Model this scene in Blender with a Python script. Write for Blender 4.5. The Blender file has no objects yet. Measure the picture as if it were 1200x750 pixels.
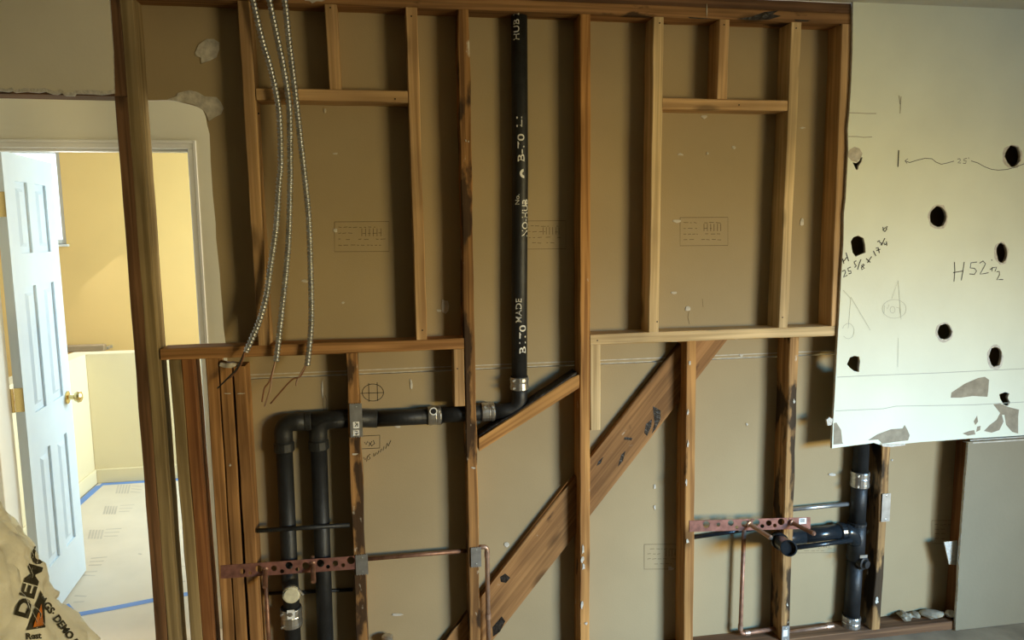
import bpy, bmesh, math, random
from mathutils import Vector, Matrix
from mathutils.bvhtree import BVHTree
from mathutils import noise as mnoise
random.seed(7)
S = bpy.context.scene
C = S.collection

# ------------------------------------------------------------------ camera
F = 860.0
CAM = Vector((0, -2.557, 1.685))
YAW, PITCH, ROLL = math.radians(9.5114), math.radians(6.9531), math.radians(-0.6430)
fw = Vector((math.sin(YAW)*math.cos(PITCH), math.cos(YAW)*math.cos(PITCH), -math.sin(PITCH)))
r0 = Vector((math.cos(YAW), -math.sin(YAW), 0)); u0 = r0.cross(fw)
rt = r0*math.cos(ROLL) + u0*math.sin(ROLL); up = rt.cross(fw)
cd = bpy.data.cameras.new('camera'); cam = bpy.data.objects.new('camera', cd); C.objects.link(cam)
M = Matrix((rt, up, -fw)).transposed().to_4x4(); M.translation = CAM
cam.matrix_world = M
cd.sensor_width = 36; cd.lens = F/1200*36; cd.clip_start = 0.02; cd.clip_end = 200
S.camera = cam

# ------------------------------------------------------------------ world, lights, exposure
S.view_settings.view_transform = 'Standard'; S.view_settings.look = 'None'
S.view_settings.gamma = 1.0; S.view_settings.use_curve_mapping = False
S.view_settings.exposure = 0.0
W = bpy.data.worlds.new('world'); S.world = W; W.use_nodes = True
wn = W.node_tree.nodes; bgn = wn['Background']
bgn.inputs[0].default_value = (0.72, 0.86, 1.0, 1); bgn.inputs[1].default_value = 3.0

def area(name, loc, target, sx, sy, power, col, spread=180):
    l = bpy.data.lights.new(name, 'AREA'); l.shape = 'RECTANGLE'; l.size = sx; l.size_y = sy
    l.energy = power; l.color = col; l.spread = math.radians(spread)
    o = bpy.data.objects.new(name, l); C.objects.link(o); o.location = loc
    d = Vector(target) - Vector(loc)
    o.rotation_euler = d.to_track_quat('-Z', 'Y').to_euler()
    return o
# daylight entering by the kitchen window behind the camera: sky falling in, sunlit ground shining up
area('window_sky_light', (4.05, -4.0, 1.75), (1.42, 0, 0.10), 1.5, 0.8, 20, (0.12, 0.50, 1.0), 36)
area('window_ground_light', (4.05, -4.0, 1.15), (0.72, 0, 0.38), 1.6, 0.7, 31, (1.0, 0.775, 0.325), 60)
# added fill lamps at the two ends of the narrow hall behind the frame
area('hall_left_fill', (-3.3, 0.34, 1.5), (-1.2, 0.50, 1.4), 0.40, 1.7, 5.5, (1.0, 0.93, 0.76), 150)
area('hall_right_fill', (0.9, 0.34, 1.5), (-0.7, 0.50, 1.5), 0.40, 1.7, 14, (1.0, 0.93, 0.76), 150)
# daylight in the yellow stair landing
area('landing_window_light', (0.12, 2.2, 1.5), (-2.2, 3.2, 1.1), 1.2, 1.3, 70, (0.60, 0.86, 1.0), 170)
area('stair_window_light', (-2.35, 3.5, 1.75), (-1.4, 1.0, 0.6), 0.6, 1.0, 12, (0.90, 0.95, 1.0), 170)

# ------------------------------------------------------------------ pixel helpers (1200 x 750 frame)
def ray(px, py):
    return rt*((px-600)/F) + up*(-(py-375)/F) + fw
def P(px, py, Y=0.0):
    d = ray(px, py); return CAM + d*((Y-CAM.y)/d.y)
def G(px, py, z=0.0):
    d = ray(px, py); return CAM + d*((z-CAM.z)/d.z)
def PX(px, py, X):
    d = ray(px, py); return CAM + d*((X-CAM.x)/d.x)
def xz(px, py, Y=0.0):
    p = P(px, py, Y); return (p.x, p.z)

# ------------------------------------------------------------------ materials
def newmat(name):
    m = bpy.data.materials.new(name); m.use_nodes = True
    nt = m.node_tree; b = nt.nodes['Principled BSDF']
    return m, nt, b
def N(nt, t, **kw):
    n = nt.nodes.new(t)
    for k, v in kw.items(): setattr(n, k, v)
    return n
def plain(name, col, rough=0.7, metal=0.0, var=0.12, scale=6.0, bump=0.0, bscale=80.0, col2=None, spec=0.3):
    m, nt, b = newmat(name)
    tc = N(nt, 'ShaderNodeTexCoord'); no = N(nt, 'ShaderNodeTexNoise')
    no.inputs['Scale'].default_value = scale; no.inputs['Detail'].default_value = 5
    nt.links.new(tc.outputs['Object'], no.inputs['Vector'])
    r = N(nt, 'ShaderNodeValToRGB')
    c2 = col2 or [c*(1-var*1.6) for c in col]
    r.color_ramp.elements[0].position = 0.3; r.color_ramp.elements[1].position = 0.7
    r.color_ramp.elements[0].color = (*c2, 1); r.color_ramp.elements[1].color = (*[min(1, c*(1+var*0.4)) for c in col], 1)
    nt.links.new(no.outputs['Fac'], r.inputs[0]); nt.links.new(r.outputs[0], b.inputs['Base Color'])
    b.inputs['Roughness'].default_value = rough; b.inputs['Metallic'].default_value = metal
    b.inputs['Specular IOR Level'].default_value = spec
    if bump:
        n2 = N(nt, 'ShaderNodeTexNoise'); n2.inputs['Scale'].default_value = bscale; n2.inputs['Detail'].default_value = 4
        nt.links.new(tc.outputs['Object'], n2.inputs['Vector'])
        bp = N(nt, 'ShaderNodeBump'); bp.inputs['Strength'].default_value = bump; bp.inputs['Distance'].default_value = 0.01
        nt.links.new(n2.outputs['Fac'], bp.inputs['Height']); nt.links.new(bp.outputs[0], b.inputs['Normal'])
    return m
def wood(name, light, dark, stain=0.0, staincol=(0.03, 0.017, 0.01), white=0.0, knots=1.0):
    m, nt, b = newmat(name); L = nt.links.new
    tc = N(nt, 'ShaderNodeTexCoord'); oi = N(nt, 'ShaderNodeObjectInfo')
    off = N(nt, 'ShaderNodeVectorMath', operation='ADD'); mul = N(nt, 'ShaderNodeMath', operation='MULTIPLY')
    mul.inputs[1].default_value = 37.0; L(oi.outputs['Random'], mul.inputs[0])
    L(tc.outputs['Object'], off.inputs[0]); L(mul.outputs[0], off.inputs[1])
    mp = N(nt, 'ShaderNodeMapping'); mp.inputs['Scale'].default_value = (55, 55, 1.6); L(off.outputs[0], mp.inputs[0])
    n1 = N(nt, 'ShaderNodeTexNoise'); n1.inputs['Scale'].default_value = 1.0; n1.inputs['Detail'].default_value = 6
    n1.inputs['Distortion'].default_value = 0.6; L(mp.outputs[0], n1.inputs['Vector'])
    r = N(nt, 'ShaderNodeValToRGB'); e = r.color_ramp.elements
    e[0].position = 0.38; e[0].color = (*[c*.8 for c in dark], 1); e[1].position = 0.62; e[1].color = (*light, 1)
    L(n1.outputs['Fac'], r.inputs[0]); col = r.outputs[0]
    # slow tone change along the board
    n3 = N(nt, 'ShaderNodeTexNoise'); n3.inputs['Scale'].default_value = 3.0; L(off.outputs[0], n3.inputs['Vector'])
    r3 = N(nt, 'ShaderNodeValToRGB'); r3.color_ramp.elements[0].position = .35; r3.color_ramp.elements[1].position = .65
    r3.color_ramp.elements[0].color = (.72, .70, .68, 1); r3.color_ramp.elements[1].color = (1.08, 1.05, 1.0, 1)
    L(n3.outputs['Fac'], r3.inputs[0])
    mx = N(nt, 'ShaderNodeMix', data_type='RGBA', blend_type='MULTIPLY'); mx.inputs[0].default_value = 1
    L(col, mx.inputs[6]); L(r3.outputs[0], mx.inputs[7]); col = mx.outputs[2]
    if knots:
        mk = N(nt, 'ShaderNodeMapping'); mk.inputs['Scale'].default_value = (9, 5, 3.2); L(off.outputs[0], mk.inputs[0])
        v = N(nt, 'ShaderNodeTexVoronoi'); v.inputs['Scale'].default_value = 1.0; L(mk.outputs[0], v.inputs['Vector'])
        rk = N(nt, 'ShaderNodeValToRGB'); rk.color_ramp.elements[0].position = .09; rk.color_ramp.elements[1].position = .19
        rk.color_ramp.elements[0].color = (knots*.8,)*3 + (1,); rk.color_ramp.elements[1].color = (0, 0, 0, 1)
        L(v.outputs['Distance'], rk.inputs[0])
        m2 = N(nt, 'ShaderNodeMix', data_type='RGBA'); L(rk.outputs[0], m2.inputs[0]); L(col, m2.inputs[6])
        m2.inputs[7].default_value = (*[c*.35 for c in dark], 1); col = m2.outputs[2]
    for amt, sc, cc, zz in ((stain, 14, staincol, .35), (white, 26, (.62, .56, .45), .5)):
        if amt:
            ms = N(nt, 'ShaderNodeMapping'); ms.inputs['Scale'].default_value = (1, 1, zz); L(off.outputs[0], ms.inputs[0])
            ns = N(nt, 'ShaderNodeTexNoise'); ns.inputs['Scale'].default_value = sc; ns.inputs['Detail'].default_value = 6
            L(ms.outputs[0], ns.inputs['Vector'])
            rs = N(nt, 'ShaderNodeValToRGB'); t = .74 - .3*amt
            rs.color_ramp.elements[0].position = t; rs.color_ramp.elements[1].position = t+.06
            rs.color_ramp.elements[1].color = (.9, .9, .9, 1)
            L(ns.outputs['Fac'], rs.inputs[0])
            m3 = N(nt, 'ShaderNodeMix', data_type='RGBA'); L(rs.outputs[0], m3.inputs[0]); L(col, m3.inputs[6])
            m3.inputs[7].default_value = (*cc, 1); col = m3.outputs[2]
    L(col, b.inputs['Base Color']); b.inputs['Roughness'].default_value = 0.72
    b.inputs['Specular IOR Level'].default_value = 0.2
    bp = N(nt, 'ShaderNodeBump'); bp.inputs['Strength'].default_value = .25; bp.inputs['Distance'].default_value = .004
    L(n1.outputs['Fac'], bp.inputs['Height']); L(bp.outputs[0], b.inputs['Normal'])
    return m
WD = {
 'fir':   wood('aged_fir_wood', (.45, .245, .10), (.29, .145, .055), .16),
 'orange':wood('orange_fir_wood', (.54, .29, .10), (.36, .17, .055), .16, white=.16),
 'stain': wood('stained_old_wood', (.44, .24, .09), (.24, .12, .045), .80, white=.30),
 'mould': wood('mould_spotted_wood', (.46, .27, .11), (.26, .14,   .055), .76, (.025, .018, .012), white=.22),
 'pale':  wood('pale_new_pine', (.74, .57, .33), (.62, .45, .24), 0),
 'mid':   wood('new_fir_wood', (.62, .41, .21), (.50, .31, .15), 0),
 'dark':  wood('dark_old_wood', (.23, .125, .065), (.14, .075, .04), .1),
 'grey':  wood('grey_weathered_wood', (.34, .26, .14), (.25, .185, .095), .05),
 'red':   wood('red_brown_fir', (.32, .145, .055), (.22, .09, .035), .05),
 'brace': wood('brown_brace_board', (.36, .19, .075), (.25, .125, .048), .42, white=.08),
 'plate': wood('top_plate_wood', (.38, .21, .09), (.24, .125, .052), .42),
}
PAPER = plain('drywall_back_paper', (.39, .302, .175), .9, var=.07, scale=2.2, bump=.06, bscale=240, spec=.1)
GYP = plain('gypsum_core', (.70, .67, .60), .95, var=.15, scale=60, bump=.5, bscale=120, spec=.1)
WHITE = plain('off_white_wall_paint', (.81, .85, .71), .55, var=.05, scale=3, bump=.04, bscale=60)
BEIGE = plain('beige_wall_paint', (.78, .73, .59), .6, var=.05, scale=3, bump=.05, bscale=70)
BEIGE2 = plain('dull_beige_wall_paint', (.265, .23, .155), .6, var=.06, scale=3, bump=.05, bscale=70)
HALLW = plain('hall_wall_paint', (.78, .73, .57), .6, var=.04, scale=3)
TRIMW = plain('white_trim_paint', (.80, .77, .68), .35, var=.03)
DOORW = plain('white_door_paint', (.74, .82, .88), .4, var=.02)
YELL = plain('yellow_wall_paint', (.86, .56, .20), .7, var=.03, scale=2)
CREAM = plain('cream_wall_paint', (.84, .69, .43), .7, var=.03, scale=2)
CEIL = plain('ceiling_paint', (.72, .71, .64), .8, var=.03)
ROOM = plain('room_wall_paint', (.58, .51, .42), .8, var=.03)
SUBFL = plain('plywood_subfloor', (.34, .27, .18), .8, var=.2, scale=9)
FLPAP = plain('floor_protection_paper', (.74, .62, .48), .75, var=.06, scale=3, bump=.1, bscale=14)
FLINK = plain('faded_paper_print', (.60, .50, .40), .8, var=.1)
TAPE = plain('blue_masking_tape', (.16, .29, .62), .6, var=.08)
IRON = plain('black_cast_iron', (.016, .017, .018), .52, var=.3, scale=20, bump=.15, bscale=90, spec=.5)
ABS = plain('black_plastic_pipe', (.012, .016, .020), .25, var=.1, spec=.5)
STEEL = plain('galvanised_steel', (.56, .57, .57), .38, .85, var=.18, scale=30)
STNL = plain('stainless_band', (.66, .65, .62), .3, .9, var=.12, scale=40)
RUBBER = plain('black_rubber', (.02, .02, .02), .8, var=.1)
COPPER = plain('dull_copper', (.34, .18, .115), .5, .5, var=.25, scale=40)
COPL = plain('bright_copper', (.50, .33, .24), .42, .6, var=.2, scale=30)
STRAP = plain('copper_coated_strap', (.33, .155, .125), .45, .45, var=.3, scale=35)
BRASS = plain('polished_brass', (.80, .60, .25), .22, .9, var=.1)
INK = plain('black_marker_ink', (.012, .012, .014), .6, var=.1)
PENCIL = plain('grey_pencil', (.42, .43, .37), .8, var=.1)
STAMP = plain('brown_stamp_ink', (.14, .10, .055), .9, var=.1)
PIPETXT = plain('white_pipe_lettering', (.75, .75, .72), .6, var=.1)
STICK = plain('white_sticker', (.82, .82, .80), .5, var=.03)
PLAST = plain('white_joint_compound', (.60, .56, .48), .95, var=.2, scale=40, bump=.4, bscale=50)
TORN = plain('torn_drywall_paper', (.36, .315, .235), .95, var=.18, scale=25, bump=.2)
DARKB = plain('tar_paper_scraps', (.03, .022, .016), .45, var=.5, scale=60, bump=.6, bscale=60)
WIREB = plain('copper_wire_insulation', (.22, .10, .05), .4, .2)
WIREK = plain('black_wire_insulation', (.02, .02, .02), .4)
CAPW = plain('cream_test_cap', (.72, .68, .50), .5, var=.15, scale=60)
BAGM = plain('cream_woven_plastic', (.90, .89, .80), .45, var=.10, scale=9, bump=1.0, bscale=13, spec=.45)
BAGK = plain('dark_bag_print', (.045, .04, .025), .6)
BAGO = plain('orange_bag_print', (.78, .24, .03), .6)
RAILW = plain('brown_handrail_wood', (.40, .28, .15), .6)
m, nt, b = newmat('window_glass'); GLASS = m
b.inputs['Base Color'].default_value = (1, 1, 1, 1); b.inputs['Roughness'].default_value = 0.02
b.inputs['Transmission Weight'].default_value = 1.0; b.inputs['IOR'].default_value = 1.02

# ------------------------------------------------------------------ builders
def link(name, me, mat, parent=None, smooth=False):
    o = bpy.data.objects.new(name, me); C.objects.link(o)
    for mm in (mat if isinstance(mat, (list, tuple)) else [mat]): me.materials.append(mm)
    if smooth:
        for p in me.polygons: p.use_smooth = True
    if parent is not None: adopt(o, parent)
    return o
ORG = {}
def origin(o):
    t = Vector((0, 0, 0))
    while o is not None:
        t = t + o.location; o = o.parent
    return t
def adopt(o, parent):
    o.parent = parent
    o.matrix_parent_inverse = Matrix.Translation(-Vector(ORG.get(parent.name, (0, 0, 0)))) if parent.type == 'EMPTY' else parent_inv(parent)
def parent_inv(p):
    return world_of(p).inverted()
def world_of(o):
    mb = o.matrix_basis.copy()
    if o.parent is not None:
        return world_of(o.parent) @ o.matrix_parent_inverse @ mb
    return mb
def thing(name, label, cat, loc=(0, 0, 0), group=None, kind=None):
    o = bpy.data.objects.new(name, None); C.objects.link(o); o.location = loc; ORG[o.name] = tuple(loc)
    o.empty_display_size = .05
    if kind: o['kind'] = kind
    if label: o['label'] = label
    if cat: o['category'] = cat
    if group: o['group'] = group
    return o
def tag(o, label, cat=None, group=None, kind=None):
    if label: o['label'] = label
    if cat: o['category'] = cat
    if group: o['group'] = group
    if kind: o['kind'] = kind
    return o
def bm_obj(name, bm, mat, parent=None, smooth=False, loc=None):
    bmesh.ops.recalc_face_normals(bm, faces=bm.faces[:])
    if loc is not None: bmesh.ops.translate(bm, verts=bm.verts[:], vec=-Vector(loc))
    me = bpy.data.meshes.new(name); bm.to_mesh(me); bm.free()
    o = link(name, me, mat, None, smooth)
    if loc is not None: o.location = loc
    if parent is not None: adopt(o, parent)
    return o
def box(name, lo, hi, mat, parent=None, bev=0.0):
    bm = bmesh.new(); bmesh.ops.create_cube(bm, size=1)
    lo, hi = Vector(lo), Vector(hi); c = (lo+hi)/2; s = hi-lo
    for v in bm.verts: v.co = Vector((v.co.x*s.x, v.co.y*s.y, v.co.z*s.z)) + c
    if bev: bmesh.ops.bevel(bm, geom=bm.edges[:], offset=bev, segments=1, affect='EDGES')
    return bm_obj(name, bm, mat, parent, loc=c)
def board(name, p0, p1, w, y0, y1, mat, parent, rag=0.0012, n=None):
    """a length of lumber: centre line p0->p1 in the wall plane (x,z), width w, from depth y0 to y1; local Z runs along it"""
    a, c = Vector((p0[0], 0, p0[1])), Vector((p1[0], 0, p1[1])); d = c-a; Ln = d.length
    n = n or max(2, int(Ln/.11)); bm = bmesh.new(); rings = []
    bv = .0025
    prof = [(-w/2+bv, y0), (w/2-bv, y0), (w/2, y0+bv), (w/2, y1-bv), (w/2-bv, y1), (-w/2+bv, y1), (-w/2, y1-bv), (-w/2, y0+bv)]
    for i in range(n+1):
        jl, jr = random.uniform(-rag, rag), random.uniform(-rag, rag)
        rings.append([bm.verts.new((x+(jl if x < 0 else jr), y, Ln*i/n)) for x, y in prof])
    for i in range(n):
        for k in range(8):
            bm.faces.new((rings[i][k], rings[i][(k+1) % 8], rings[i+1][(k+1) % 8], rings[i+1][k]))
    bm.faces.new(rings[0]); bm.faces.new(rings[-1])
    bmesh.ops.recalc_face_normals(bm, faces=bm.faces[:])
    me = bpy.data.meshes.new(name); bm.to_mesh(me); bm.free()
    o = link(name, me, mat)
    zax = d.normalized(); yax = Vector((0, 1, 0)); xax = yax.cross(zax)
    mm = Matrix((xax, yax, zax)).transposed().to_4x4(); mm.translation = a
    o.matrix_basis = mm
    if parent is not None: adopt(o, parent)
    return o
def stud(pa, pb, mat, parent, w=.0381, Y=0.0, y1=.0889, name='stud', ztop=None, zbot=None, rag=.0012):
    a, c = P(*pa, Y), P(*pb, Y)
    A, B = [a.x, a.z], [c.x, c.z]
    def at(z): t = (z-A[1])/(B[1]-A[1]); return [A[0]+(B[0]-A[0])*t, z]
    if zbot is not None: B2 = at(zbot)
    else: B2 = B
    A2 = at(ztop) if ztop is not None else A
    return board(name, B2, A2, w, Y, y1, mat, parent, rag)
def slab(name, pts, y0, y1, mats, parent=None, holes=(), ang=0.0, smooth=False):
    """flat plate outlined by (x,z) points, with holes, from depth y0 (front) to y1; sides take the 2nd material"""
    cu = bpy.data.curves.new(name, 'CURVE'); cu.dimensions = '2D'; cu.fill_mode = 'BOTH'; cu.extrude = abs(y1-y0)/2
    ym = (y0+y1)/2
    ox, oz = pts[0]
    ca, sa = math.cos(ang), math.sin(ang)
    def loc(p):
        x, z = p[0]-ox, p[1]-oz; return (x*ca+z*sa, -x*sa+z*ca)
    for poly in [pts]+list(holes):
        sp = cu.splines.new('POLY'); sp.points.add(len(poly)-1); sp.use_cyclic_u = True
        for q, p in zip(sp.points, poly): l = loc(p); q.co = (l[0], l[1], 0, 1)
    tmp = bpy.data.objects.new('tmp', cu); C.objects.link(tmp)
    dg = bpy.context.evaluated_depsgraph_get(); dg.update()
    me = bpy.data.meshes.new_from_object(tmp.evaluated_get(dg)); bpy.data.objects.remove(tmp); bpy.data.curves.remove(cu)
    me.name = name; me.materials.clear()
    bm = bmesh.new(); bm.from_mesh(me)
    bmesh.ops.remove_doubles(bm, verts=bm.verts[:], dist=1e-5)
    for v in bm.verts: v.co = Vector((v.co.x, -v.co.z, v.co.y))
    bmesh.ops.recalc_face_normals(bm, faces=bm.faces[:])
    if isinstance(mats, (list, tuple)) and len(mats) > 1:
        for f in bm.faces: f.material_index = (2 if f.normal.y > 0 and len(mats) > 2 else 0) if abs(f.normal.y) > .7 else 1
    bm.to_mesh(me); bm.free()
    o = link(name, me, mats, None, smooth)
    o.location = (ox, ym, oz); o.rotation_euler = (0, -ang, 0)
    if parent is not None: adopt(o, parent)
    return o
def pxs(lst, Y): return [xz(a, b_, Y) for a, b_ in lst]
def tube(name, pts, r, mat, parent=None, seg=14, cap=True):
    pts = [Vector(p) for p in pts]; bm = bmesh.new(); rings = []
    rr = r if isinstance(r, (list, tuple)) else [r]*len(pts)
    tans = [(pts[min(i+1, len(pts)-1)]-pts[max(i-1, 0)]).normalized() for i in range(len(pts))]
    u = tans[0].orthogonal().normalized()
    for i, p in enumerate(pts):
        u = (u - tans[i]*u.dot(tans[i])).normalized(); v = tans[i].cross(u)
        rings.append([bm.verts.new(p + (u*math.cos(2*math.pi*k/seg) + v*math.sin(2*math.pi*k/seg))*rr[i]) for k in range(seg)])
    for i in range(len(pts)-1):
        for k in range(seg):
            f = bm.faces.new((rings[i][k], rings[i][(k+1) % seg], rings[i+1][(k+1) % seg], rings[i+1][k])); f.smooth = True
    if cap: bm.faces.new(rings[0]); bm.faces.new(rings[-1])
    return bm_obj(name, bm, mat, parent, loc=pts[0])
def lathe(name, p, d, prof, mat, parent=None, seg=20):
    """prof: (distance along d, radius)"""
    d = Vector(d).normalized(); u = d.orthogonal().normalized(); v = d.cross(u); p = Vector(p); bm = bmesh.new(); rings = []
    for t, r in prof:
        rings.append([bm.verts.new(p+d*t+(u*math.cos(2*math.pi*k/seg)+v*math.sin(2*math.pi*k/seg))*max(r, 1e-4)) for k in range(seg)])
    for i in range(len(prof)-1):
        for k in range(seg):
            bm.faces.new((rings[i][k], rings[i][(k+1) % seg], rings[i+1][(k+1) % seg], rings[i+1][k]))
    bm.faces.new(rings[0]); bm.faces.new(rings[-1])
    return bm_obj(name, bm, mat, parent, loc=p)
def fillet(pts, R, n=8):
    out = [Vector(pts[0])]
    for i in range(1, len(pts)-1):
        a, b_, c = Vector(pts[i-1]), Vector(pts[i]), Vector(pts[i+1])
        d1, d2 = (a-b_).normalized(), (c-b_).normalized()
        h = d1.angle(d2)/2; t = min(R/math.tan(h), (a-b_).length*.49, (c-b_).length*.49)
        s, e = b_+d1*t, b_+d2*t
        for k in range(n+1):
            q = k/n; out.append(s*(1-q)**2 + b_*2*q*(1-q) + e*q*q)
    out.append(Vector(pts[-1])); return out
def spline(pts, n=6):
    pts = [Vector(p) for p in pts]; out = []
    for i in range(len(pts)-1):
        p0, p1, p2, p3 = pts[max(i-1, 0)], pts[i], pts[i+1], pts[min(i+2, len(pts)-1)]
        for k in range(n):
            t = k/n
            out.append(.5*((2*p1)+(p2-p0)*t+(2*p0-5*p1+4*p2-p3)*t*t+(3*p1-p0-3*p2+p3)*t**3))
    out.append(pts[-1]); return out
def strokes(name, lines, w, mat, parent, nrm=(0, -1, 0)):
    """flat ink lines: each line a list of 3-D points lying on a surface with normal nrm"""
    nrm = Vector(nrm); bm = bmesh.new(); first = None
    for ln in lines:
        ln = [Vector(p) for p in ln]
        first = first or ln[0]
        prev = None
        for i, p in enumerate(ln):
            d = ln[min(i+1, len(ln)-1)]-ln[max(i-1, 0)]
            s = d.cross(nrm).normalized()*w/2 if d.length > 1e-7 else Vector((w/2, 0, 0))
            cur = (bm.verts.new(p+s), bm.verts.new(p-s))
            if prev: bm.faces.new((prev[0], prev[1], cur[1], cur[0]))
            prev = cur
    for f in bm.faces:
        f.normal_update()
        if f.normal.dot(nrm) < 0: f.normal_flip()
    me = bpy.data.meshes.new(name); bmesh.ops.translate(bm, verts=bm.verts[:], vec=-first); bm.to_mesh(me); bm.free()
    o = link(name, me, mat); o.location = first
    if parent is not None: adopt(o, parent)
    return o
def wpx(lines, Y): return [[P(a, b_, Y) for a, b_ in l] for l in lines]
def blob(cx, cy, rx, ry, n=12, j=.2, seed=0, Y=0.0):
    rnd = random.Random(seed); out = []
    for k in range(n):
        a = 2*math.pi*k/n; q = 1+rnd.uniform(-j, j)
        out.append(xz(cx+rx*q*math.cos(a), cy+ry*q*math.sin(a), Y))
    return out
def arc_px(cx, cy, rx, ry, a0, a1, n=14):
    return [(cx+rx*math.cos(math.radians(a0+(a1-a0)*k/n)), cy+ry*math.sin(math.radians(a0+(a1-a0)*k/n))) for k in range(n+1)]

ZC = 2.497          # ceiling height
DEP = .0889         # stud depth
BK = .0889          # face of the far-side drywall seen between the studs

# ================================================================== SETTING
def struct(o): o['kind'] = 'structure'; return o
struct(box('floor', (-4.6, -4.3, -.05), (5.6, 4.6, 0), SUBFL))
struct(box('ceiling', (-2.6, -4.3, ZC), (5.6, .0, ZC+.05), CEIL))
struct(box('ceiling_landing', (-4.6, .1016, 2.56), (1.0, 4.6, 2.61), CEIL))
# kitchen shell behind the camera, with the window the daylight comes by
struct(box('wall_west', (-2.65, -4.3, 0), (-2.55, 0, ZC), ROOM))
struct(box('wall_east', (5.5, -4.3, 0), (5.6, 0, ZC), ROOM))
struct(slab('wall_south', [(-2.6, 0), (5.6, 0), (5.6, ZC), (-2.6, ZC)], -4.3, -4.2, ROOM,
            holes=[[(3.15, .70), (4.95, .70), (4.95, 2.2), (3.15, 2.2)]]))

# far-side drywall, seen from its raw paper back: upper and lower sheet, cut away at the doorway
wall = thing('wall_back', 'raw brown paper back of the far-side drywall behind the studs', None, (0, BK, 0), kind='structure')
hole_px = [(150, 117.5), (165, 118), (185, 117.5), (195, 117), (207, 118.5), (218, 121.6), (231, 124.5), (238, 129), (241, 136), (242.5, 146),
           (245, 157), (246, 175), (247.2, 190), (248, 205), (249.6, 228), (251, 246), (252.6, 262), (253.6, 280), (255.5, 303), (257.6, 320), (258.6, 338), (260.4, 362), (262, 382), (264.5, 403), (266, 420), (267.5, 441)]
seamz = 1.183
hp = [xz(a+random.uniform(-.5, .5), b_+random.uniform(-.4, .4), BK) for a, b_ in hole_px]
hp[-1] = (hp[-1][0], seamz)
slab('drywall_sheet', [(-3.4, 2.56)] + [(-3.4, hp[0][1])] + hp + [(5.5, seamz), (5.5, 2.56)], BK, BK+.0127, [PAPER, GYP, HALLW], wall)
lx = hp[-1][0]
slab('drywall_sheet', [(lx, seamz-.006), (5.5, seamz-.006), (5.5, 0), (lx, 0)], BK, BK+.0127, [PAPER, GYP, HALLW], wall)
slab('joint_tape', [(lx, seamz-.02), (5.5, seamz-.02), (5.5, seamz+.02), (lx, seamz+.02)], BK+.0128, BK+.0135, PLAST, wall)
strokes('sheet_edge_line', [[(lx+.05, BK-.0006, seamz+.0105), (1.95, BK-.0006, seamz+.0105)]], .0035, PLAST, wall)

# painted drywall left on the front of the frame
FY = -.0127
wr = thing('wall_right', 'painted drywall left on the frame, drilled with holes and marked by hand', None, (1.7, FY, 0), kind='structure')
ledge = [(999.5, 6), (999, 60), (997.5, 100), (995.5, 132), (993.5, 150), (994, 175), (992, 215), (991.2, 232), (989, 250), (988.5, 285), (986, 320), (983.5, 370), (981, 410), (979.5, 440), (978, 470), (976, 500), (975, 525.5)]
lbot = [(975, 525.5), (985, 524), (1001, 522), (1016, 520.2), (1024, 519), (1034, 522.2), (1046, 520.5), (1060, 520), (1080, 518), (1104, 516.5), (1129, 514.5)]
lower = [(1130.5, 517), (1135, 519), (1134.4, 528), (1133, 545), (1131.5, 560), (1130.4, 578), (1128.6, 600), (1127, 622), (1125.6, 640), (1123.8, 662), (1123, 690), (1121, 715), (1119.5, 742)]
mmx = 5.5
ptsU = pxs(ledge, FY)+pxs(lbot[1:], FY); ptsU[0] = (ptsU[0][0], ZC)
zl = xz(1135, 517, FY)[1]
ptsU += [(mmx, zl), (mmx, ZC)]
def ell(cx, cy, rx, ry, seed, j=.13, n=14): return blob(cx, cy, rx, ry, n, j, seed, FY)
HOLES = [(1187, 183, 9.5, 12.5), (1100, 254, 10, 13), (1174, 296, 6.5, 11.5), (1107, 389, 8.3, 9.5), (1166.5, 418, 7.8, 12.5)]
hl = [ell(*h, i+3, .09) for i, h in enumerate(HOLES)]
hl.append(pxs([(992.5, 427), (996, 419), (1001, 417), (1007, 418), (1008, 424), (1007, 430), (1007, 436), (1001, 435), (996, 431)], FY))
hl.append(pxs([(997, 283), (1000, 278), (1006, 276), (1012, 279), (1014, 287), (1014.5, 296), (1008, 298.5), (1003, 301), (999, 296)], FY))
hl.append(pxs([(1171, 462), (1178, 459.5), (1183, 461), (1181, 466), (1184, 472), (1181, 476), (1176, 474), (1172, 467)], FY))
hl.append(pxs([(999, 190), (1004, 191), (1007, 188), (1009, 184), (1011, 184.5), (1009.5, 190), (1006.5, 194), (1005.5, 199), (1003, 198.5), (1001, 194)], FY))
slab('drywall_panel', ptsU, FY, -.0002, [WHITE, GYP], wr, holes=hl)
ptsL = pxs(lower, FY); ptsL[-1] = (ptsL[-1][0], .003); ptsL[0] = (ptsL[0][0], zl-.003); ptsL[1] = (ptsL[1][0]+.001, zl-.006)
slab('drywall_panel', ptsL + [(mmx, .003), (mmx, zl-.003)], FY, -.0002, [BEIGE2, GYP], wr)
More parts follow.
